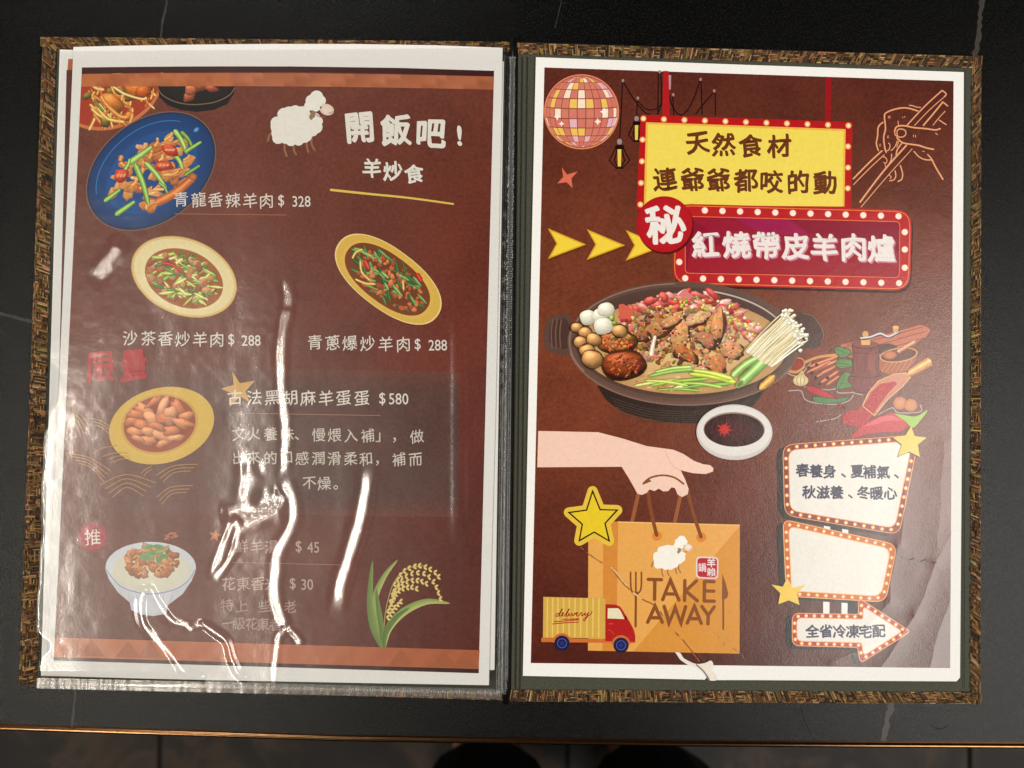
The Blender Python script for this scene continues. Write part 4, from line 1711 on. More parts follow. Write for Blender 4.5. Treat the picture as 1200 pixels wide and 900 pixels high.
MEAT = [(196, 138, 92), (170, 108, 66), (212, 160, 114), (140, 86, 52), (222, 176, 132), (118, 72, 46), (186, 126, 82), (206, 150, 108)]
for i in range(420):
    x, y = inside_ell(800, 396, 70, 36, 8)
    p_.chunk(x, y, random.uniform(2, 6.5), random.uniform(1.4, 3.6), random.uniform(0, 180), tuple(v * random.uniform(.7, 1.12) for v in random.choice(MEAT)))
p_.build('shredded_meat', pot)
p_ = Pr(SR)
for (x, y, rx, ry, a, c_) in ((773, 383, 24, 9, -28, (196, 132, 84)), (797, 393, 10, 22, 14, (212, 150, 100)), (841, 382, 7, 20, 8, (204, 142, 94)), (816, 373, 16, 7, -20, (214, 166, 128)), (839, 429, 10, 13, 30, (190, 118, 70)), (803, 414, 17, 7, 35, (178, 108, 62)), (788, 374, 15, 6, -30, (208, 152, 104)), (858, 410, 13, 10, 0, (198, 146, 104)), (827, 398, 13, 8, 30, (180, 124, 92)), (822, 434, 9, 5, 0, (214, 172, 136)), (752, 392, 8, 7, 0, (166, 108, 70))):
    p_.chunk(x + 1.5, y + 2, rx + 1, ry + 1, a, (92, 54, 34), 16)
    p_.chunk(x, y, rx, ry, a, c_, 18)
    for q in range(int(rx * ry / 9)):          # fibres and glints of sauce on the piece
        xx, yy = inside_ell(x, y, rx * .8, ry * .75, a)
        p_.chunk(xx, yy, random.uniform(1, 3.6), random.uniform(.6, 1.5), a + random.uniform(-25, 25), tuple(v * random.uniform(.72, 1.3) for v in c_), 7)
for i in range(90):
    x, y = inside_ell(802, 398, 62, 33, 8)
    p_.chunk(x, y, random.uniform(.8, 2.6), random.uniform(.6, 1.4), random.uniform(0, 180), random.choice([(238, 206, 168), (90, 52, 34), (226, 186, 140), (70, 40, 28)]), 6)
p_.tube([(768, 393), (765, 405), (763, 417)], 7, (216, 196, 172), taper=(.5, 1))
p_.build('braised_lamb_chunks', pot)
p_ = Pr(SR)
for (x, y, rx, ry, c_) in ((723, 401, 23, 14, (166, 98, 52)), (731, 428, 26, 16.5, (142, 66, 34))):
    p_.blob(x, y, rx + 1.5, ry + 1.5, 0, (74, 40, 24), .06, .3, 0, 22)
    p_.blob(x, y, rx, ry, 0, c_, .06, .65, .5, 26, .16)
    for i in range(45):
        xx, yy = inside_ell(x, y, rx * .85, ry * .8, 0)
        p_.blob(xx, yy, random.uniform(1.5, 4), random.uniform(1, 2.5), random.uniform(0, 180), tuple(v * random.uniform(.75, 1.35) for v in c_), .3, .4, .5, 8)
p_.build('fried_meatballs', pot)
p_ = Pr(SR)
for (x, y, r) in ((676, 384, 7), (686, 390, 8), (680, 401, 8), (696, 398, 9), (713, 384, 8), (726, 388, 9), (688, 411, 9), (694, 421, 12.5)):
    p_.blob(x, y, r + 1, r * .85 + 1, 10, (86, 52, 28), .04, .3, 0, 16)
    p_.blob(x, y, r, r * .82, 10, (202, 150, 94), .06, .45, .4, 20, .05)
p_.build('straw_mushrooms', pot)
p_ = Pr(SR)
for (x, y, r) in ((689, 372, 10), (702, 370, 9), (710, 363, 10), (707, 382, 11.5)):
    p_.blob(x, y, r, r * .88, 0, (228, 224, 206), .06, .2, .2, 20, .03)
p_.build('fish_balls', pot)
p_ = Pr(SR)
p_.blob(717, 373, 3, 4, 0, (150, 178, 84)).blob(720, 379, 3, 3, 0, (120, 160, 60))
for a, b, w, c_ in (((744, 452), (798, 446), 5, (196, 206, 116)), ((760, 441), (812, 433), 6, (120, 160, 76)), ((768, 436), (810, 430), 5, (158, 186, 94)), ((762, 452), (830, 444), 5, (128, 160, 60)), ((756, 446), (806, 452), 5, (170, 190, 84)), ((790, 456), (856, 450), 5, (110, 150, 66)), ((800, 449), (846, 454), 5, (146, 176, 76)), ((808, 438), (862, 448), 8, (166, 188, 66)), ((812, 434), (858, 444), 7, (182, 200, 80)), ((786, 458), (800, 453), 4, (210, 210, 140)), ((770, 457), (820, 458), 4, (120, 150, 60))):
    p_.tube([a, ((a[0] + b[0]) / 2, (a[1] + b[1]) / 2 - 1.5), b], w, c_, taper=(.6, 1), hi=36)
p_.build('scallion_stalks', pot, kind='stuff')
p_ = Pr(SR)
p_.tube([(890, 456), (908, 440)], 9, (196, 140, 60))
p_.tube([(858, 441), (874, 427), (892, 417)], 9, (138, 176, 92), hi=50)
p_.tube([(868, 449), (884, 434), (898, 420)], 14, (130, 170, 90), hi=56, taper=(.9, 1))
p_.ell(867, 450, 3.5, 6, 50, (96, 120, 56), (160, 184, 110), n=16)
p_.build('leek_pieces', pot)
p_ = Pr(SR)
for i in range(70):
    u = (i % 35) / 34 + random.uniform(-.02, .02)
    x0, y0 = 873 + 30 * u, 412 + 18 * u
    x1, y1 = 922 + 22 * u + random.uniform(-5, 5), 366 + 32 * u + random.uniform(-5, 5)
    p_.tube([(x0, y0), ((x0 + x1) / 2 + random.uniform(-1.5, 1.5), (y0 + y1) / 2 - 1), (x1, y1)], random.uniform(1.6, 2.6), random.choice([(226, 216, 184), (206, 190, 150), (236, 228, 202), (190, 172, 130)]), hi=14, sm=3)
for i in range(48):
    u = random.random()
    x, y = 920 + 22 * u + random.uniform(-7, 6), 365 + 34 * u + random.uniform(-7, 5)
    p_.blob(x, y, random.uniform(1.8, 3), random.uniform(1.6, 2.5), 0, (238, 230, 206), .1, .3, .3, 9, .03)
p_.blob(945, 393, 3, 3, 0, (238, 230, 206)).blob(938, 411, 2.5, 2.5, 0, (238, 230, 206))
p_.build('enoki_mushrooms', pot)

# ---------------- sauce dish
p_ = Pr(SR)
p_.ell(860.7, 506.5, 44.6, 32.6, 1, (214, 210, 207), (196, 190, 189), n=60)
p_.ell(860.7, 505, 43, 29.5, 1, (222, 219, 216), (216, 212, 209), n=60)
p_.ell(860.3, 503.3, 36, 20.4, 1, (150, 124, 114), n=48)
p_.ell(860.3, 504, 35, 19.3, 1, (76, 34, 34), (48, 20, 20), n=48)
osd = p_.build('printed_sauce_dish')
p_ = Pr(SR)
for i in range(9):
    a = i * 40 + 10
    l = random.uniform(7, 11)
    p_.poly([(849 + 3.5 * math.cos(R(a - 30)), 503 + 3.5 * math.sin(R(a - 30))), (849 + l * math.cos(R(a)), 503 + l * math.sin(R(a))), (849 + 3.5 * math.cos(R(a + 30)), 503 + 3.5 * math.sin(R(a + 30)))], (176, 42, 42))
p_.ell(849, 503, 5, 5, 0, (190, 48, 46), n=16)
p_.build('red_splash', osd)

SR.k = 8
# ---------------- arm and take away bag
p_ = Pr(SR)
for a, b in (((748, 579), (740.5, 612)), ((797.6, 580), (790.7, 612))):
    p_.stroke([a, b], 4.4, (150, 88, 52), cap=False)
p_.build('printed_back_handles')
p_ = Pr(SR)
bagq = [(689.5, 610.5), (867, 614.8), (866.6, 766), (689, 762.4)]
p_.poly(bagq, (222, 162, 84))
p_.poly([(707, 611), (724.5, 611.3), (722, 763), (706, 762.8)], (206, 134, 58))
p_.poly([(867, 616), (866.6, 766), (742, 763.5)], (208, 142, 58))
p_.poly([(724, 611), (867, 614.8), (867, 616), (724, 612.4)], (232, 184, 112))
obag = p_.build('printed_takeaway_bag')
p_ = Pr(SR)
for x, y in ((770, 628), (821.7, 629.5)):
    p_.ell(x, y, 5.8, 5.8, 0, (214, 128, 50), n=24)
p_.stroke([(758.5, 567), (762, 595), (769.5, 627)], 4.2, (128, 70, 38))
p_.stroke([(806, 577), (813, 603), (821.5, 629)], 4.2, (128, 70, 38))
p_.build('bag_handles', obag)
p_ = Pr(SR)
arm = [(630.8, 505), (701, 506.5), (730, 514), (758, 522.8), (789, 527), (801, 532), (813, 540), (824, 544), (832, 545), (836, 548.5), (835.5, 552.5), (827, 555.5), (812, 554.5), (797.6, 551), (803, 562), (807, 573), (806, 579), (799.5, 582.5), (794, 579.5), (791, 572), (787, 571), (783, 575.5), (777, 575.8), (772, 572.5), (767, 575.5), (761, 573.5), (758, 577.5), (752, 580), (747, 578.5), (739, 564), (728.6, 547), (629.6, 547.6)]
p_.poly(arm, (234, 198, 182))
p_.stroke([(779, 528), (788, 545), (797.6, 551.5)], .8, (216, 172, 156), cap=False)
oarm = p_.build('printed_arm')
p_ = Pr(SR)
p_.stroke([(754, 566.5), (762, 560), (776, 557), (790, 559.5), (801, 567)], 3.6, (130, 78, 42), taper=(.6, .6))
p_.poly([(752.5, 568.5), (760, 560.5), (763.5, 564)], (130, 78, 42))
p_.build('bag_handle_grip', oarm)
sheep(SR, 784, 653, .62, 'printed_small_sheep')
p_ = Pr(SR)
p_.poly(rounded([(815.6, 652), (842, 652.6), (841.6, 678.5), (815.6, 677.6)], 5), (214, 206, 204))
p_.poly(rounded([(817.4, 653.8), (840.4, 654.4), (840, 677), (817.4, 676)], 4), (178, 34, 46))
ost = p_.build('printed_red_seal')
Pr(SR).text('羊', [(833.5, 659.5)], 10.5, (232, 222, 222), .02, .0, 1).text('賴', [(833.5, 670.5)], 10.5, (232, 222, 222), .008, .0, 1).text('鍋', [(822.8, 665)], 10.5, (232, 222, 222), .012, .0, .9, layer=False).build('seal_characters', ost)
p_ = Pr(SR)
BW = (132, 74, 34)
cv = lambda pts_: [(740 + x / 6.425, 620 + y / 6.425) for x, y in pts_]
for pts_ in ([(127, 379), (226, 381)], [(176, 382), (174, 530)],
             [(235, 532), (293, 385), (358, 535)], [(258, 488), (334, 490)],
             [(402, 388), (400, 538)], [(490, 390), (408, 465), (496, 540)],
             [(550, 394), (548, 542)], [(550, 394), (622, 396)], [(550, 466), (620, 468)], [(548, 542), (624, 543)],
             [(122, 702), (178, 580), (232, 702)], [(146, 668), (212, 668)],
             [(246, 582), (284, 706), (330, 590), (372, 708), (408, 584)],
             [(420, 708), (474, 582), (526, 710)], [(442, 674), (508, 676)],
             [(530, 582), (578, 650), (624, 586)], [(578, 650), (576, 714)]):
    p_.stroke(cv(pts_), 4.0, BW, sm=1)
    for q in cv(pts_)[1:-1]:
        p_.ell(q[0], q[1], 2.0, 2.0, 0, BW, n=12)
p_.build('take_away_lettering', obag)
p_ = Pr(SR)
CV7 = lambda x, y: (620 + x / 2.9, 490 + y / 2.9)
p_.stroke([CV7(345, 524), CV7(346, 575), CV7(352, 592), CV7(363, 598), CV7(374, 592), CV7(381, 575), CV7(382, 524)], 1.9, BW)
p_.stroke([CV7(363, 524), CV7(363, 600)], 1.9, BW, sm=1)
p_.poly([CV7(352, 590), CV7(374, 590), CV7(366, 606), CV7(360, 606)], BW)
p_.stroke([CV7(363, 600), CV7(362, 708)], 2.6, BW, sm=1)
p_.poly([CV7(657, 528), CV7(668, 560), CV7(677, 595), CV7(674, 610), CV7(662, 617), CV7(656, 615)], BW)
p_.stroke([CV7(660, 560), CV7(660, 717)], 2.0, BW, sm=1)
p_.build('fork_and_knife', obag, kind='stuff')

# star sticker
p_ = Pr(SR)
st = [(694.4, 575.6), (703.3, 597.2), (723.3, 597.8), (709, 613.3), (713.9, 633.9), (696.3, 623.6), (678.9, 633.6), (682.4, 614.4), (666.7, 600.6), (687.4, 597.8)]
for q in range(10):
    p_.stroke([st[q], st[(q + 1) % 10]], 12.0, (222, 186, 66), sm=1, cap=False)
for x, y in st[::2]:
    p_.ell(x, y, 6.0, 6.0, 0, (222, 186, 66), n=20)
p_.poly(st, (224, 196, 44))
p_.stroke(st, 1.7, (36, 26, 14), closed=True, sm=1)
p_.build('printed_star_sticker')

# delivery truck
CV3 = lambda x, y: (630 + x / 10.43, 690 + y / 10.43)
p_ = Pr(SR)
p_.poly([CV3(70, 98), CV3(830, 118), CV3(826, 606), CV3(65, 598)], (204, 164, 76))
for x in (120, 185, 250, 318, 388, 458, 530, 605, 678, 750):
    p_.stroke([CV3(x, 112), CV3(x - 4, 592)], 1.6, (228, 192, 100), cap=False)
p_.poly([CV3(45, 598), CV3(1190, 625), CV3(1192, 665), CV3(45, 650)], (200, 108, 52))
otr = p_.build('printed_delivery_truck')
p_ = Pr(SR)
p_.poly([CV3(830, 190), CV3(960, 195), CV3(1010, 220), CV3(1045, 270), CV3(1090, 345), CV3(1140, 430), CV3(1175, 500), CV3(1192, 560), CV3(1194, 650), CV3(828, 640)], (172, 30, 30))
p_.poly([CV3(858, 238), CV3(985, 238), CV3(1010, 262), CV3(1062, 370), CV3(855, 362)], (222, 216, 182))
p_.stroke([CV3(868, 428), CV3(925, 428)], .9, (210, 90, 70))
p_.stroke([CV3(860, 500), CV3(905, 520), CV3(935, 560)], .7, (206, 80, 64), cap=False)
p_.poly([CV3(1068, 330), CV3(1088, 340), CV3(1086, 390), CV3(1070, 370)], (50, 20, 20))
p_.build('truck_cab', otr)
for cx, cy in ((298, 665), (1020, 690)):
    p_ = Pr(SR)
    x, y = CV3(cx, cy)
    p_.poly(ellpts(x, y - .8, 11, 11, 0, 20, t0=180, t1=360), (196, 104, 54))
    p_.ell(x, y, 9.0, 9.0, 0, (30, 30, 66), n=30)
    p_.ell(x, y, 5.8, 5.8, 0, (84, 96, 156), n=24)
    p_.ell(x, y, 5.0, 5.0, 0, (32, 34, 96), n=24)
    p_.ell(x, y, 2.2, 2.2, 0, (48, 52, 118), n=16)
    p_.build('truck_wheel', otr)
p_ = Pr(SR)
DR = (168, 52, 34)
for pts_ in ([(262, 300), (235, 305), (222, 330), (240, 338), (262, 315), (300, 245), (265, 320), (275, 335), (300, 318), (318, 298), (305, 290), (298, 318), (318, 334), (345, 310), (385, 252), (375, 262), (350, 325), (365, 334), (388, 300), (382, 326), (398, 332), (420, 300), (425, 328), (445, 322), (455, 296), (470, 310), (490, 296), (478, 290), (470, 318), (490, 332), (515, 315), (532, 292), (545, 300), (538, 328), (560, 320), (582, 296), (580, 322), (605, 312), (622, 290), (600, 350), (575, 390), (562, 378), (600, 340), (640, 318), (662, 290), (664, 268)],
             [(392, 282), (394, 284)], [(200, 402), (300, 396), (505, 378)], [(180, 430), (340, 416), (500, 408)], [(300, 374), (420, 370), (505, 366)]):
    p_.stroke([CV3(x, y) for x, y in pts_], 1.15, DR, sm=4, cap=False)
p_.build('delivery_lettering', otr)

SR.k = 8
# ---------------- spices
CV6 = lambda x, y: (880 + x / 4.286, 360 + y / 4.286)
def C6(*a):
    return [CV6(x, y) for x, y in a]
OUT = (170, 150, 146)
p_ = Pr(SR)
for pts_ in (C6((190, 420), (250, 420), (270, 460), (310, 478), (420, 488), (490, 470), (515, 440)), C6((270, 400), (380, 415), (430, 410), (440, 430), (520, 428)), C6((560, 440), (520, 432)), C6((640, 540), (710, 505), (740, 530), (850, 525), (850, 490)), C6((180, 330), (240, 345), (300, 280)), C6((330, 575), (420, 560), (450, 540)), C6((560, 600), (640, 590))):
    p_.stroke(pts_, 1.3, OUT)
osp = p_.build('printed_spices')
DL = (64, 28, 22)
p_ = Pr(SR)
p_.poly(rounded(C6((445, 190), (700, 130), (850, 86), (905, 110), (880, 150), (760, 215), (600, 260), (480, 250)), 4), (186, 104, 76))
for a, b in (((460, 205), (860, 100)), ((520, 225), (880, 120)), ((640, 220), (885, 150)), ((480, 190), (840, 90))):
    p_.stroke(C6(a, b), 1.0, (128, 62, 46), cap=False)
p_.poly(rounded(C6((270, 225), (330, 200), (400, 225), (330, 260)), 5), (128, 60, 44))
p_.poly(rounded(C6((630, 190), (700, 180), (760, 210), (640, 240)), 4), (84, 36, 30))
p_.build('wooden_strips', osp)
p_ = Pr(SR)
for a, b in (((440, 245), (290, 300)), ((445, 265), (300, 320)), ((430, 290), (330, 350)), ((440, 320), (350, 380)), ((445, 345), (380, 390)), ((400, 270), (280, 330)), ((420, 300), (350, 335))):
    p_.tube(C6(a, b), 4.4, (172, 96, 62), shade=.7, hi=20)
for x, y in ((290, 305), (305, 330), (325, 355), (345, 385), (330, 290), (385, 355)):
    q = CV6(x, y)
    p_.ell(q[0], q[1], 2.2, 2.2, 0, DL, n=10)
p_.build('cinnamon_sticks', osp)
p_ = Pr(SR)
x, y = CV6(228, 290)
p_.ell(x, y, 11, 8.5, -25, (190, 130, 84), n=24).ell(x, y - .5, 9, 6.5, -25, (158, 54, 36), (132, 38, 28), n=24)
p_.stroke(C6((275, 275), (340, 250), (430, 240)), 3.2, (200, 144, 84))
p_.stroke(C6((185, 322), (230, 328), (270, 300)), 1.6, (206, 150, 96))
p_.build('spoon_of_powder', osp)
p_ = Pr(SR)
x, y = CV6(250, 368)
p_.ell(x, y, 9, 6.5, 0, (222, 204, 156), (200, 176, 120), n=20)
p_.poly(C6((228, 350), (258, 318), (275, 352)), (214, 192, 136))
for dx in (-20, 0, 20):
    p_.stroke(C6((256, 330), (250 + dx, 360), (250 + dx * .6, 392)), .7, (150, 124, 80), cap=False)
p_.build('garlic_bulb', osp)
p_ = Pr(SR)
for (pts_, w) in ((C6((413, 200), (440, 195), (500, 210), (510, 240), (450, 258), (425, 235)), 0), (C6((412, 285), (450, 255), (510, 262), (512, 300), (450, 312)), 0), (C6((470, 320), (505, 330), (515, 400), (430, 420), (425, 395), (445, 350)), 0)):
    p_.poly(rounded(pts_, 3), DL)
    p_.poly(inset(rounded(pts_, 3), .8), (88, 128, 66))
    cx_ = sum(q[0] for q in pts_) / len(pts_)
    cy_ = sum(q[1] for q in pts_) / len(pts_)
    p_.stroke([pts_[0], (cx_, cy_), pts_[3]], .8, (58, 92, 48), cap=False)
    p_.stroke([(cx_ - 6, cy_ + 3), (cx_ + 5, cy_ + 4)], .6, (58, 92, 48), cap=False)
p_.build('basil_leaves', osp)
p_ = Pr(SR)
MB = (116, 50, 40)
p_.poly(rounded(C6((505, 190), (645, 190), (645, 225), (638, 330), (662, 350), (650, 390), (600, 402), (595, 430), (520, 430), (516, 400), (485, 375), (488, 350), (512, 330), (510, 225)), 2), DL)
p_.poly(inset(rounded(C6((505, 190), (645, 190), (645, 225), (638, 330), (662, 350), (650, 390), (600, 402), (595, 430), (520, 430), (516, 400), (485, 375), (488, 350), (512, 330), (510, 225)), 2), .8), MB)
p_.poly(C6((590, 225), (625, 225), (622, 325), (590, 325)), (134, 64, 52))
x, y = CV6(575, 188)
p_.ell(x, y, 16, 5, 2, DL, n=28).ell(x, y - .6, 15.2, 4.3, 2, (128, 58, 46), n=28)
p_.stroke(C6((500, 345), (575, 355), (650, 345)), .8, DL, cap=False)
p_.stroke(C6((512, 225), (575, 235), (640, 225)), .8, DL, cap=False)
p_.poly(C6((553, 165), (600, 165), (598, 190), (555, 190)), (214, 160, 92))
p_.ell(*CV6(575, 136), 3.6, 4.0, 0, (214, 152, 88), n=16)
p_.stroke(C6((550, 158), (600, 152), (650, 135), (690, 150), (740, 128)), 3.2, (60, 60, 66))
p_.stroke(C6((552, 155), (600, 149), (650, 132), (690, 147), (738, 125)), 1.9, (206, 204, 210))
p_.poly(C6((712, 98), (742, 98), (738, 128), (716, 128)), (206, 150, 90))
p_.ell(*CV6(727, 100), 3.8, 1.8, 0, (222, 170, 110), n=14)
p_.build('pepper_mill', osp)
p_ = Pr(SR)
p_.poly(rounded(C6((642, 255), (835, 215), (830, 270), (780, 320), (690, 340), (645, 318)), 5), (162, 88, 52))
for k in range(6):
    p_.stroke(C6((655 + k * 24, 325), (700 + k * 22, 262)), .8, (196, 124, 76), cap=False)
p_.ell(*CV6(742, 240), 22.5, 8.5, -8, (204, 152, 100), n=36).ell(*CV6(742, 240), 21, 7.2, -8, (98, 48, 36), n=36)
p_.ell(*CV6(698, 240), 8, 5, 0, (196, 118, 66), (160, 84, 46), n=20)
p_.tube(C6((735, 225), (780, 198), (825, 172)), 5.4, (190, 122, 84))
p_.build('mortar_bowl', osp)
p_ = Pr(SR)
p_.tube(C6((790, 335), (850, 300), (905, 268)), 10.5, (206, 138, 72), taper=(.8, 1.15))
sc = C6((560, 495), (590, 430), (640, 370), (720, 335), (780, 330), (802, 352), (760, 400), (690, 460), (620, 545))
p_.poly(sc, (196, 128, 100))
p_.poly(C6((568, 490), (600, 432), (650, 385), (722, 372), (735, 385), (690, 430), (640, 500), (600, 560), (590, 600), (540, 602), (462, 585), (458, 552), (490, 520), (530, 515)), (172, 34, 40))
for i in range(60):
    x_, y_ = random.uniform(470, 690), random.uniform(400, 590)
    if (x_ - 470) * .8 + (y_ - 400) < 230 and y_ < 520 and x_ < 600:
        continue
    if x_ > 640 and y_ > 480:
        continue
    q = CV6(x_, y_)
    p_.ell(q[0], q[1], 1.6, 1.3, 0, random.choice([(196, 46, 48), (150, 26, 34), (186, 60, 54)]), n=7)
p_.stroke(sc + [sc[0]], 1.1, (212, 168, 120), sm=1, cap=False)
p_.build('scoop_of_chili_powder', osp)
p_ = Pr(SR)
for x, y in ((748, 482), (802, 492)):
    p_.ell(*CV6(x, y), 8, 7.5, 0, (206, 136, 88), (176, 104, 64), n=22)
p_.build('nutmegs', osp)
p_ = Pr(SR)
p_.poly(rounded(C6((272, 398), (300, 392), (380, 420), (430, 460), (485, 522), (420, 478), (350, 450), (285, 425)), 3), DL)
p_.poly(inset(rounded(C6((272, 398), (300, 392), (380, 420), (430, 460), (485, 522), (420, 478), (350, 450), (285, 425)), 3), .7), (180, 40, 48))
p_.poly(rounded(C6((302, 455), (330, 445), (420, 460), (512, 445), (470, 478), (380, 486), (320, 478)), 3), DL)
p_.poly(inset(rounded(C6((302, 455), (330, 445), (420, 460), (512, 445), (470, 478), (380, 486), (320, 478)), 3), .7), (72, 122, 70))
p_.poly(smooth_line(C6((500, 664), (530, 620), (590, 580), (660, 545), (720, 532), (775, 560), (784, 600), (740, 625), (650, 628), (570, 640)), 4), (186, 40, 54))
p_.poly(smooth_line(C6((560, 600), (640, 555), (710, 545), (760, 570), (700, 570), (620, 590)), 4), (210, 84, 92))
p_.poly(smooth_line(C6((718, 534), (760, 540), (830, 548), (888, 515), (850, 570), (812, 606), (780, 575)), 4), (150, 188, 74))
p_.build('chili_peppers', osp)
p_ = Pr(SR)
for cx, cy, r in ((355, 530, 14), (285, 602, 12.5), (427, 602, 13.5)):
    x, y = CV6(cx, cy)
    for k in range(8):
        a = k * 45 + 12
        dx, dy = math.cos(R(a)), math.sin(R(a)) * .8
        p_.stroke([(x + dx * 2, y + dy * 2), (x + dx * r * .6, y + dy * r * .6 - .6), (x + dx * r, y + dy * r)], 3.0, (150, 112, 104), taper=(1, .5))
        p_.stroke([(x + dx * 2, y + dy * 2), (x + dx * r * .6, y + dy * r * .6 - .6), (x + dx * r, y + dy * r)], 2.1, (96, 36, 32), taper=(1, .4))
    p_.ell(x, y, 3, 2.6, 0, (120, 44, 38), n=12)
p_.build('star_anise', osp)

SR.k = max(SR.k, 150)
# ---------------- white marquee boards
def board(outer, r, d, frame, line, bulbs, name, shadow=True, nb=40):
    p = Pr(SR)
    if shadow:
        p.poly(rounded([(x - 7, y + 3) for x, y in outer], r), (30, 22, 20))
    O = rounded(outer, r)
    p.poly(O, line)
    p.poly(inset(O, .9), frame)
    I0 = inset(outer, d)
    rr = [max(3, q - 3) for q in r] if isinstance(r, list) else max(3, r - 3)
    I = rounded(I0, rr)
    p.poly(inset(I, -1.0), line)
    p.poly(I, (220, 216, 209))
    o = p.build(name)
    q = Pr(SR)
    mid = rounded(inset(outer, d / 2), r)
    bl_ = along(mid, nb, True)
    q.dots(bl_, 2.3, (242, 190, 110), (226, 140, 74))
    q.dots(bl_, 1.2, (252, 232, 178))
    q.build('printed_bulbs', o)
    return o


p_ = Pr(SR)
for x0, x1 in ((965.5, 973), (987, 994.2)):
    p_.poly([(x0, 606), (x1, 608), (x1 - 1, 722), (x0 - 1, 722)], (226, 222, 220))
p_.poly([(973, 612), (987, 612), (986, 624), (973, 622)], (30, 16, 14))
p_.poly([(994, 700), (1006, 702), (1004, 718), (993, 718)], (30, 16, 14))
p_.build('printed_board_posts')
NAVY = (42, 38, 68)
b2 = board([(917, 608), (1052, 638), (1038, 706), (921, 699)], [11, 13, 13, 8], 7.4, (192, 92, 42), (236, 176, 92), 0, 'printed_orange_board', nb=36)
b1 = board([(917, 521), (1078, 509), (1054, 627), (919, 604)], [13, 12, 13, 13], 7.4, (128, 42, 34), (224, 150, 96), 0, 'printed_brown_board', nb=42)
p_ = Pr(SR)
p_.text('春養身、夏補氣、', [(940.5, 551), (956.3, 552), (972, 552.5), (988.5, 553), (1004.5, 552.5), (1019, 553), (1035, 553.3), (1050.5, 554)], 15.5, NAVY, .03, .06, 1)
p_.text('秋滋養、冬暖心', [(948, 576.7), (964.5, 577), (980.5, 577), (996.5, 577.5), (1012, 577.5), (1027.5, 578), (1043.5, 578)], 15.5, NAVY, .03, .06, 1)
p_.build('board_text', b1)
b3 = board([(928, 718), (1005.5, 719.5), (1006, 700), (1068, 740), (1008, 778), (1004.5, 759), (928, 757)], [9, 2, 7, 6, 7, 2, 9], 6.4, (168, 46, 42), (232, 160, 110), 0, 'printed_arrow_board', nb=34)
Pr(SR).text('全省冷凍宅配', [(952, 739.5), (968, 739.5), (983.5, 740), (999, 740), (1014, 740), (1030, 739.5)], 15.5, NAVY, .03, .06, 1).build('board_text', b3)
for (pts_, nm) in ((C6((805, 597), (822, 648), (882, 655), (838, 690), (848, 752), (795, 725), (738, 750), (758, 690), (714, 655), (775, 645)), 'a'),
                   ([(922.5, 677), (929, 689), (943, 685.5), (934, 696), (937, 709), (924.5, 703.5), (912, 708), (914.5, 695), (904, 685), (917.5, 687.5)], 'b')):
    Pr(SR).poly([(x - 1.2, y + 1.2) for x, y in pts_], (70, 56, 30)).poly(pts_, (228, 190, 72)).build('printed_yellow_star')

SR.k = 8
# ---------------- line drawing of a hand with chopsticks
p_ = Pr(SR)
CV5 = lambda x, y: (1000 + x / 5.625, 90 + y / 5.625)
PE = (226, 158, 116)
for pts_, w in (
    ([(355, 318), (470, 195), (585, 90)], 1.5), ([(585, 90), (612, 112), (600, 132)], 1.5), ([(600, 132), (500, 220), (402, 322)], 1.0),
    ([(462, 320), (530, 240), (590, 166)], 1.8), ([(590, 166), (622, 192)], 1.5), ([(606, 226), (560, 275), (525, 320)], 1.0), ([(565, 285), (612, 315)], 1.3),
    ([(45, 825), (200, 620), (350, 452)], 2.0), ([(50, 860), (220, 660), (388, 475)], 1.0),
    ([(0, 672), (100, 570), (188, 488)], 1.8), ([(0, 712), (100, 610), (205, 512)], 1.1),
    ([(425, 225), (350, 205), (280, 212), (220, 235), (205, 260), (212, 340), (200, 400), (208, 470), (216, 498)], 1.7),
    ([(367, 188), (390, 190), (418, 200), (445, 202)], 1.2), ([(358, 208), (390, 216), (420, 226)], .9),
    ([(195, 300), (165, 330), (160, 390), (152, 440), (165, 486)], 1.6),
    ([(272, 360), (285, 330), (330, 322), (400, 335), (480, 342), (540, 350), (572, 342)], 1.8),
    ([(272, 360), (278, 385), (310, 398), (340, 388), (346, 362), (325, 345), (295, 348), (287, 370), (292, 390)], 1.3),
    ([(288, 402), (320, 432), (360, 442), (430, 452), (480, 468), (528, 478)], 1.8),
    ([(400, 492), (430, 525), (470, 545), (515, 545), (490, 512)], 1.4), ([(515, 540), (545, 600), (590, 675)], 1.8),
    ([(294, 290), (298, 322)], 1.0), ([(230, 435), (242, 450), (235, 480), (215, 490)], 1.1), ([(290, 420), (280, 450), (258, 480), (245, 486)], 1.1),
    ([(318, 440), (290, 480), (282, 515)], 1.6), ([(300, 425), (285, 465)], 1.0), ([(252, 510), (250, 545), (238, 570)], 1.3),
    ([(195, 530), (210, 530), (222, 552), (212, 572), (200, 562)], 1.1), ([(310, 585), (325, 640), (318, 675), (295, 690)], 1.5),
    ([(275, 620), (280, 655), (265, 680), (240, 685)], 1.4), ([(232, 645), (250, 660), (240, 672)], 1.0), ([(208, 578), (215, 605)], .9),
    ([(228, 262), (245, 260)], .8), ([(228, 272), (245, 270)], .8), ([(325, 262), (327, 272)], .8), ([(338, 258), (340, 268)], .8), ([(222, 392), (235, 390)], .8), ([(222, 402), (235, 400)], .8),
    ([(395, 382), (398, 398)], .8), ([(408, 382), (412, 400)], .8), ([(540, 370), (556, 382)], 1.0), ([(455, 490), (470, 494)], .9), ([(170, 445), (182, 445)], .8), ([(170, 456), (182, 456)], .8)):
    p_.stroke([CV5(x, y) for x, y in pts_], w, PE, sm=4)
p_.build('printed_hand_with_chopsticks')

SR.k = 700
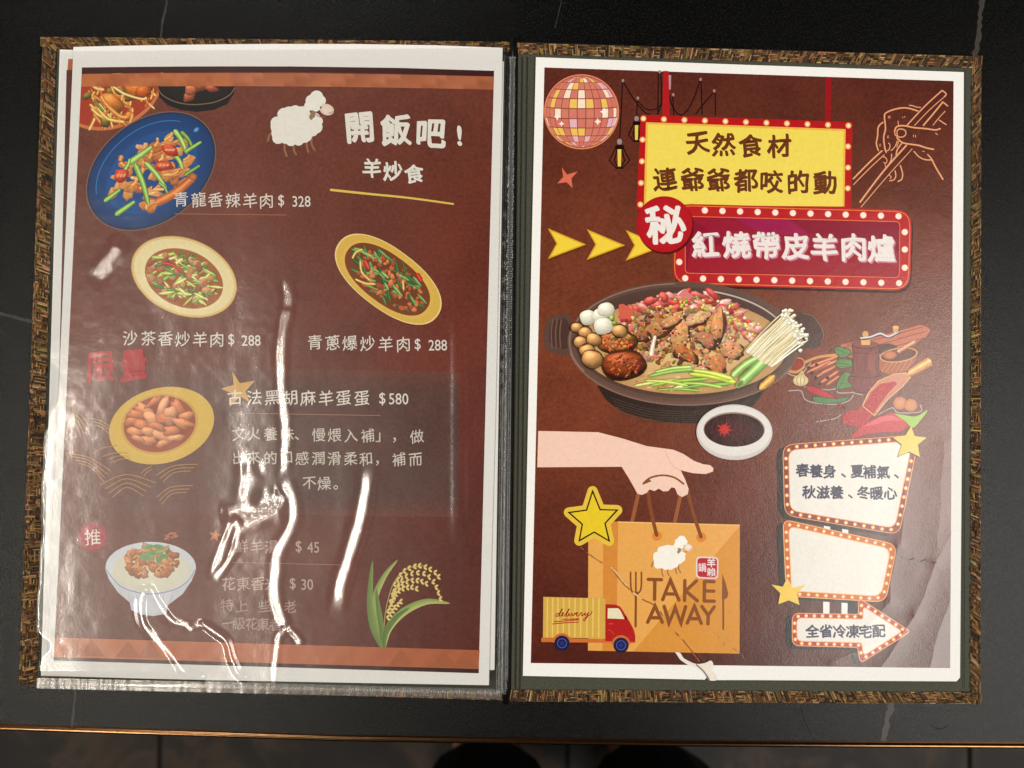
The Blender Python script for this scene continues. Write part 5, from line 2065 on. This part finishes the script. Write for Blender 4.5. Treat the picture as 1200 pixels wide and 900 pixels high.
# ---------------- wear: scratched-off ink and a tear on the lower edge
p_ = Pr(SR)
PW = (226, 218, 206)
def scratch(pts_, w, col=PW):
    P = smooth_line(pts_, 4)
    for i in range(len(P) - 1):
        if random.random() < .72:
            a, b = P[i], P[i + 1]
            p_.stroke([(a[0] + random.uniform(-.5, .5), a[1] + random.uniform(-.5, .5)), (b[0] + random.uniform(-.5, .5), b[1])], w * random.uniform(.4, 1.3), col, sm=1, cap=False)
scratch([(680, 641), (690, 649), (702, 658), (716, 664)], .9, (150, 100, 70))
scratch([(716, 664), (728, 678), (742, 694), (752, 702)], 1.7, (226, 186, 130))
scratch([(718, 668), (730, 683), (744, 698)], 1.0, (170, 110, 56))
scratch([(752, 702), (770, 712), (784, 733), (800, 750), (820, 775)], 1.3, (150, 92, 46))
scratch([(840, 742), (850, 756), (866, 764), (876, 778)], .8, (170, 120, 80))
scratch([(846, 745), (858, 752)], .8, (200, 150, 100))
p_.poly(smooth_line([(791, 764), (797, 765), (801, 771), (808, 775), (816, 778), (826, 777), (833, 774), (836, 779), (833, 786), (838, 790), (840, 797), (831, 797), (826, 790), (816, 782), (806, 779), (797, 773)], 3), PW)
p_.stroke([(816, 779), (824, 786), (831, 796)], 1.6, (120, 112, 108))
p_.stroke([(1057, 653), (1066, 657), (1072, 655), (1079, 659), (1086, 656), (1093, 660), (1099, 659)], 1.1, (74, 50, 44), sm=1, cap=False)
p_.build('worn_scratches', kind='stuff')

# ================================================================== PLASTIC SLEEVE OVER THE LEFT PAGE
SLV = [(64, 60), (597, 56), (588, 817), (42, 800)]


def targ(P, z0):
    """needed surface slope at P so that it mirrors lamp A into the lens"""
    px = np.array(P)
    c = np.array(CAM)
    l = np.array(LAMP_A)
    a = c - px
    a /= np.linalg.norm(a, axis=-1, keepdims=True)
    b = l - px
    b /= np.linalg.norm(b, axis=-1, keepdims=True)
    h = a + b
    return -h[..., 0] / h[..., 2], -h[..., 1] / h[..., 2]


GX, GY = 400, 560
us = np.linspace(0, 1, GX)
vs_ = np.linspace(0, 1, GY)
U, V = np.meshgrid(us, vs_)
(ax, ay), (bx, by), (cx, cy), (dx, dy) = SLV
PX = (ax * (1 - U) + bx * U) * (1 - V) + (dx * (1 - U) + cx * U) * V
PY = (ay * (1 - U) + by * U) * (1 - V) + (dy * (1 - U) + cy * U) * V
ZB = .0052 + .0042 * np.clip((PY - 40) / 770, 0, 1) + .0021
# world xy on the base surface
d0 = np.stack([(PX - 600) / FPX, -(PY - 450) / FPX, -np.ones_like(PX)], -1) @ np.array(ROT).T
t = (ZB - CAM.z) / d0[..., 2]
WX, WY = CAM.x + t * d0[..., 0], CAM.y + t * d0[..., 1]
# focusing surface: quadratic fit of the wanted slopes around the mirror point
gx, gy = targ(np.stack([WX, WY, ZB], -1), 0)
Am = np.stack([WX.ravel(), np.ones(WX.size)], 1)
kx, k0 = np.linalg.lstsq(Am, gx.ravel(), rcond=None)[0]
Am = np.stack([WY.ravel(), np.ones(WX.size)], 1)
ky, k1 = np.linalg.lstsq(Am, gy.ravel(), rcond=None)[0]
YB = .125               # half the stretch of page in which the long lamp is mirrored
YC = -k1 / ky
HS = .5 * kx * WX ** 2 + k0 * WX + .5 * ky * np.clip(np.abs(WY - YC) - YB, 0, 1) ** 2
KM = .000416            # metres per pixel on the page


def hs_at(x, y):
    p = W(x, y, .009)
    return .5 * kx * p.x ** 2 + k0 * p.x + .5 * ky * max(0, abs(p.y - YC) - YB) ** 2


def vnoise(X, Y, scale, seed):
    r = np.random.default_rng(seed)
    n = 64
    g = r.uniform(-1, 1, (n, n))
    x, y = X / scale + 7.3, Y / scale + 3.1
    xi, yi = np.floor(x).astype(int), np.floor(y).astype(int)
    fx, fy = x - xi, y - yi
    fx, fy = fx ** 3 * (fx * (fx * 6 - 15) + 10), fy ** 3 * (fy * (fy * 6 - 15) + 10)
    a, b, c, d = g[yi % n, xi % n], g[yi % n, (xi + 1) % n], g[(yi + 1) % n, xi % n], g[(yi + 1) % n, (xi + 1) % n]
    return (a * (1 - fx) + b * fx) * (1 - fy) + (c * (1 - fx) + d * fx) * fy


H = np.zeros_like(PX)
H += .00017 * vnoise(PX, PY * .45, 70, 1) + .00012 * vnoise(PX, PY * .5, 28, 2) + .00003 * vnoise(PX, PY, 9, 3)
# the sleeve lifts gently towards its outer edge
sl_ = np.clip((PX - 215) / 70, 0, 1)
ry_ = np.clip((PY - 200) / 420, 0, 1)
sl_ = -.10 * (1 - sl_ * sl_ * (3 - 2 * sl_)) * ry_ * ry_ * ry_ * (ry_ * (ry_ * 6 - 15) + 10)
st_ = sl_ * np.gradient(WX, axis=1)
H += np.cumsum(st_[:, ::-1], axis=1)[:, ::-1] * -1.0


def fold(pts, width, amp, hw=None, core=None, ends=22, wob=1.2, step=26, rip=0.0):
    """a crease whose crest mirrors the lamp; width in px, amp in mm"""
    global H
    P = np.array(smooth_line(pts, 8))
    seg = P[1:] - P[:-1]
    L = np.hypot(seg[:, 0], seg[:, 1])
    cum = np.concatenate([[0], np.cumsum(L)])
    x0, y0, x1, y1 = P[:, 0].min() - width * 4, P[:, 1].min() - width * 4, P[:, 0].max() + width * 4, P[:, 1].max() + width * 4
    m = (PX > x0) & (PX < x1) & (PY > y0) & (PY < y1)
    X, Y = PX[m], PY[m]
    X = X + wob * vnoise(X, Y, 14, 11)
    tot = cum[-1]
    best = np.full(X.shape, 1e9)
    sb = np.zeros(X.shape)
    for i in range(len(seg)):
        t_ = np.clip(((X - P[i, 0]) * seg[i, 0] + (Y - P[i, 1]) * seg[i, 1]) / (L[i] ** 2 + 1e-9), 0, 1)
        d = np.hypot(X - P[i, 0] - t_ * seg[i, 0], Y - P[i, 1] - t_ * seg[i, 1])
        k = d < best
        best[k] = d[k]
        sb[k] = cum[i] + t_[k] * L[i]
    end = np.clip(np.minimum(sb, tot - sb) / min(ends, tot / 3), 0, 1)
    end = end * end * (3 - 2 * end)
    w = np.exp(-(best / (width * 1.5)) ** 4) * end
    # world place and wanted slope at every point of the crest; the lamp is a long strip, so the
    # slope away from the viewer may take any value of a band and is chosen to keep the crest level
    sg = np.linspace(0, tot, max(12, int(tot * 2)))
    cx_ = np.interp(sg, cum, P[:, 0])
    cy_ = np.interp(sg, cum, P[:, 1])
    wc = np.array([W(a_, b_, .009)[:2] for a_, b_ in zip(cx_, cy_)])
    tw = np.gradient(wc, axis=0)
    kk = np.exp(-(np.arange(-12, 13) * .5 / 2.5) ** 2)
    kk /= kk.sum()
    sm_ = lambda a_: np.convolve(np.pad(a_, 12, mode='edge'), kk, 'valid')
    tl = np.hypot(tw[:, 0], tw[:, 1])
    tx_, ty_ = tw[:, 0] / tl, tw[:, 1] / tl
    sx_, ctr0 = targ(np.column_stack([wc, np.full(len(wc), .010)]), 0)
    gy0 = -sx_ * tx_ / np.where(np.abs(ty_) < .05, .05 * np.sign(ty_ + 1e-9), ty_)
    ctr = ctr0
    gy_ = np.clip(gy0, ctr - ky * YB, ctr + ky * YB)
    sx_, gy_ = sm_(sx_), sm_(gy_)
    T = sx_ * tx_ + gy_ * ty_
    prof_h = np.cumsum(T * tl)
    prof_h -= np.interp(np.minimum((np.floor(sg / step) + .5) * step, tot), sg, prof_h)
    prof_h = sm_(prof_h)
    w0 = np.exp(-(best / 3.0) ** 2)
    lev = float((H[m] * w0).sum() / w0.sum())
    WXm, WYm = WX[m], WY[m]
    at = lambda a_: np.interp(sb, sg, a_)
    base_h = lev + at(prof_h) + at(sx_) * (WXm - at(wc[:, 0])) + at(gy_) * (WYm - at(wc[:, 1]))
    if core:
        prof = np.where(best < core, 0, ((best - core) / width) ** 2)
    else:
        prof = (best / width) ** 2
    vary = .35 + 1.9 * np.abs(vnoise(sb, sb * 0 + P[0, 0], 17, 31))
    loc = base_h + amp * .001 * (1 - prof * .9 * vary)
    if rip:
        loc = loc + rip * .001 * (vnoise(X, Y, 6, 41) + .45 * vnoise(X, Y, 3, 42))
    H[m] = H[m] * (1 - w) + loc * w


# long vertical streak
fold([(339, 322), (336, 365), (331, 400), (330, 440), (334, 490), (335, 530), (333, 565)], 5.5, .06, step=40)
fold([(333, 560), (344, 588), (342, 618), (326, 648), (322, 690), (326, 715), (335, 738)], 6, .07, ends=10)
fold([(335, 738), (343, 742), (350, 750), (353, 757)], 3.5, .03, ends=5)
fold([(336, 738), (327, 745), (323, 770), (321, 803)], 3.5, .03, ends=5)
# blown patch in the middle
fold([(262, 612), (285, 605), (312, 596), (334, 588)], 12, .08, core=11, ends=12, wob=8, step=300, rip=.028)
fold([(283, 606), (268, 628), (256, 655), (249, 680)], 5, .1, ends=8, wob=3)
fold([(281, 612), (280, 632), (270, 655), (250, 682)], 4, .1, ends=8, wob=3)
# lightning lines round the bowl
fold([(175, 684), (168, 700), (167, 716), (173, 733), (186, 748), (200, 762), (212, 778), (220, 789), (240, 797)], 3.4, .03, ends=6)
fold([(176, 684), (184, 702), (192, 716), (203, 727), (216, 729), (224, 733), (238, 731), (252, 740), (266, 752), (273, 772), (279, 788), (289, 799)], 3.4, .03, ends=6)
# right streaks
fold([(434, 530), (426, 590), (417, 625), (408, 655), (398, 690), (393, 730)], 7, .05, core=.5, ends=40, step=45, rip=.004)
fold([(147, 278), (138, 292), (128, 304), (116, 322), (106, 336)], 8, .04, core=1.5, ends=16, step=200)
fold([(288, 520), (292, 560), (284, 600)], 9, .2, core=0, ends=30)
# broad flat band by the spine
band = np.exp(-((PX - 538) / 9) ** 4) * np.clip((PY - 360) / 40, 0, 1) * np.clip((640 - PY) / 40, 0, 1)
H += band * .0004
# fade to the welded borders
wv = 1 + .5 * vnoise(PX, PY, 26, 21)
edge = np.clip(np.minimum(np.minimum(U * 38 * wv, (1 - U) * 12 * wv), np.minimum(V * 20, (1 - V) * 34)), 0, 1)
H *= edge * edge * (3 - 2 * edge)
H = np.clip(H, -.0017, .0125)
Z = ZB + H
t = (Z - CAM.z) / d0[..., 2]
X3, Y3 = WX, WY
off = root_offset(folder)
me = bpy.data.meshes.new('clear_sleeve')
co = np.stack([X3 - off.x, Y3 - off.y, Z - off.z], -1).reshape(-1, 3).astype(np.float32)
idx = np.arange(GX * GY).reshape(GY, GX)
quads = np.stack([idx[:-1, :-1], idx[1:, :-1], idx[1:, 1:], idx[:-1, 1:]], -1).reshape(-1, 4)
me.vertices.add(len(co))
me.vertices.foreach_set('co', co.ravel())
me.loops.add(quads.size)
me.loops.foreach_set('vertex_index', quads.ravel().astype(np.int32))
me.polygons.add(len(quads))
me.polygons.foreach_set('loop_start', np.arange(0, quads.size, 4, dtype=np.int32))
me.polygons.foreach_set('use_smooth', np.ones(len(quads), bool))
me.update(calc_edges=True)
me.validate()
me.materials.append(M['plastic'])
slv = bpy.data.objects.new('clear_sleeve', me)
slv.parent = folder
C.objects.link(slv)
slv['label'] = 'clear wrinkled plastic sleeve with bright lamp reflections'


# welded, ribbed seams of the sleeve
def ribs(a, b, half, pitch, zf, name, mat):
    L = math.hypot(b[0] - a[0], b[1] - a[1])
    n = int(L / pitch)
    ux, uy = (b[0] - a[0]) / L, (b[1] - a[1]) / L
    nx, ny = -uy, ux
    v, f = [], []
    for i in range(n):
        s_ = (i + .5) * pitch
        h = half * random.uniform(.85, 1.1)
        rise = .00055 * random.uniform(.5, 1.3)
        sk = random.uniform(-.5, .5)
        b0 = len(v)
        prof = ((-.46, 0), (-.2, .85), (.1, 1), (.46, 0))
        for w, zz in ((-1, 0), (-.6, 1), (.6, 1), (1, 0)):
            for o, q in prof:
                x = a[0] + ux * (s_ + o * pitch + sk * w) + nx * w * h
                y = a[1] + uy * (s_ + o * pitch + sk * w) + ny * w * h
                z = zf(x, y) + rise * q * zz
                v.append(w3(x, y, z))
        for r_ in range(3):
            for q in range(3):
                f.append((b0 + r_ * 4 + q, b0 + r_ * 4 + q + 1, b0 + r_ * 4 + 5 + q, b0 + r_ * 4 + 4 + q))
    return mesh_obj(name, v, f, mat, slv, smooth=True, kind='stuff')


zs = lambda x, y: zl(x, y) + .0021 * .6
ribs((47, 800), (588, 812.5), 3.9, 2.75, zs, 'ribbed_weld', M['weld'])
ribs((600.5, 66), (590, 814), 3.6, 2.75, lambda x, y: .0066, 'ribbed_weld', M['weld'])


def strip(name, a, b, half, zf, mat, parent, n=60, wob=.0002):
    L = math.hypot(b[0] - a[0], b[1] - a[1])
    ux, uy = (b[0] - a[0]) / L, (b[1] - a[1]) / L
    nx, ny = -uy, ux
    v, f = [], []
    for i in range(n + 1):
        t_ = i / n
        j = random.uniform(-1, 1)
        for q, (w, zz) in enumerate(((-1, 0), (-.4, .5), (.2, 1), (1, 0))):
            x = a[0] + (b[0] - a[0]) * t_ + nx * w * half
            y = a[1] + (b[1] - a[1]) * t_ + ny * w * half
            v.append(w3(x, y, zf(x, y) + zz * wob + j * wob * .5))
        if i:
            b0 = (i - 1) * 4
            for q in range(3):
                f.append((b0 + q, b0 + q + 1, b0 + 5 + q, b0 + 4 + q))
    return mesh_obj(name, v, f, mat, parent, smooth=True)


strip('sleeve_hem', (43, 800.5), (588, 813.5), 6.2, lambda x, y: zs(x, y) - .0003, M['weld'], slv, 200)
# edges of the sleeves stacked underneath, by the spine
for k, (xa, xb) in enumerate(((593.5, 583), (596.5, 586), (599.5, 589.5))):
    strip('stacked_sleeve', (xa, 66), (xb, 812), 2.4, lambda x, y, k=k: .0060 - k * .0006, M['film_dark'], folder, 160, .0006)
slab('sleeve_spine', [(591, 62), (606, 63), (597, 815), (581, 814)], .0035, .0040, M['black_cord'], folder)
# sleeve pages underneath carry the sheets
slab('under_sleeve', [(68, 60), (592, 64), (583, 806), (46, 794)], BT + .0008, .0042, M['lining'], folder)

# ================================================================== PERSON standing at the table edge
def person():
    fz = FZ
    a = W(572, 886, fz + .1)
    b = W(748, 886, fz + .1)
    yL, yR = a.y - .02, b.y - .02
    xl, xr = a.x, b.x
    root = empty('person', ((xl + xr) / 2, yL - .1, fz), 'person in black trousers and black shoes standing at the near table edge', 'person')
    cx = (xl + xr) / 2
    yb = yL + .01
    J = {
        'pelvis': (cx, yb - .02, fz + .92, .14, .10), 'belly': (cx, yb - .03, fz + 1.05, .14, .10), 'chest': (cx, yb + .06, fz + 1.26, .17, .11), 'neck0': (cx, yb + .10, fz + 1.40, .07, .06),
        'neck': (cx, yb + .12, fz + 1.47, .05, .05), 'head': (cx, yb + .15, fz + 1.58, .075, .09), 'crown': (cx, yb + .15, fz + 1.68, .06, .075),
    }
    order = list(J)
    E = [(order[i], order[i + 1]) for i in range(len(order) - 1)]
    for s_, x, nm in ((-1, xl, 'l'), (1, xr, 'r')):
        J['hip' + nm] = (cx + s_ * .09, yb - .02, fz + .86, .085, .09)
        J['knee' + nm] = (x, yb, fz + .40, .075, .075)
        J['ankle' + nm] = (x, yb - .01, fz + .12, .052, .055)
        J['toe' + nm] = (x + s_ * .01, yb + .12, fz + .045, .04, .03)
        J['shoulder' + nm] = (cx + s_ * .19, yb + .08, fz + 1.34, .06, .06)
        J['elbow' + nm] = (cx + s_ * .27, yb + .02, fz + 1.08, .042, .042)
        J['wrist' + nm] = (cx + s_ * .27, yb + .02, fz + .88, .028, .028)
        J['hand' + nm] = (cx + s_ * .27, yb + .03, fz + .79, .035, .022)
        E += [('pelvis', 'hip' + nm), ('hip' + nm, 'knee' + nm), ('knee' + nm, 'ankle' + nm), ('ankle' + nm, 'toe' + nm), ('chest', 'shoulder' + nm), ('shoulder' + nm, 'elbow' + nm), ('elbow' + nm, 'wrist' + nm), ('wrist' + nm, 'hand' + nm)]

    def skin(name, keys, edges, mat, grow, rootk):
        off = root_offset(root)
        me = bpy.data.meshes.new(name)
        ix = {k: i for i, k in enumerate(keys)}
        me.from_pydata([(J[k][0] - off.x, J[k][1] - off.y, J[k][2] - off.z) for k in keys], [(ix[a_], ix[b_]) for a_, b_ in edges], [])
        me.materials.append(mat)
        o = bpy.data.objects.new(name, me)
        o.parent = root
        C.objects.link(o)
        o.modifiers.new('skin', 'SKIN')
        if not me.skin_vertices:
            bm = bmesh.new()
            bm.from_mesh(me)
            bm.verts.layers.skin.verify()
            bm.to_mesh(me)
            bm.free()
        for k in keys:
            sv = me.skin_vertices[0].data[ix[k]]
            sv.radius = (J[k][3] + grow, J[k][4] + grow)
            sv.use_root = (k == rootk)
        sub = o.modifiers.new('sub', 'SUBSURF')
        sub.levels = sub.render_levels = 2
        return o
    skin('body', list(J), E, M['skin'], 0, 'pelvis')
    tk = ['pelvis', 'hipl', 'hipr', 'kneel', 'kneer', 'anklel', 'ankler']
    skin('trousers', tk, [e for e in E if e[0] in tk and e[1] in tk], M['trousers'], .032, 'pelvis')
    sk = ['belly', 'chest', 'neck0', 'shoulderl', 'shoulderr', 'elbowl', 'elbowr']
    skin('shirt', sk, [e for e in E if e[0] in sk and e[1] in sk], M['shirt'], .022, 'chest')
    for nm, x in (('l', xl), ('r', xr)):
        s_ = -1 if nm == 'l' else 1
        x += s_ * .01
        bm = bmesh.new()
        prof = [(-.12, .030, .075), (-.08, .038, .085), (0, .040, .075), (.08, .048, .055), (.13, .046, .045), (.165, .030, .035), (.18, .008, .022)]
        rings = []
        for (yy, hw, hh) in prof:
            r_ = []
            for q in range(12):
                an = 2 * math.pi * q / 12
                r_.append(bm.verts.new((x + math.cos(an) * hw, yb + yy, fz + max(0, hh / 2 + math.sin(an) * hh / 2))))
            rings.append(r_)
        for i in range(len(rings) - 1):
            for q in range(12):
                bm.faces.new((rings[i][q], rings[i][(q + 1) % 12], rings[i + 1][(q + 1) % 12], rings[i + 1][q]))
        bm.faces.new(rings[0][::-1])
        bm.faces.new(rings[-1])
        v = [tuple(q.co) for q in bm.verts]
        bm.verts.index_update()
        f = [tuple(w.index for w in fa.verts) for fa in bm.faces]
        bm.free()
        so = mesh_obj('shoe', v, f, M['shoe'], root, smooth=True)
        if nm == 'r':
            mesh_obj('shoe_trim', [(x + .040, yb + .02, fz + .05), (x + .052, yb + .03, fz + .03), (x + .052, yb + .09, fz + .026), (x + .042, yb + .09, fz + .046), (x + .045, yb + .05, fz + .058)], [(0, 1, 2, 3, 4)], M['red_trim'], so)


person()
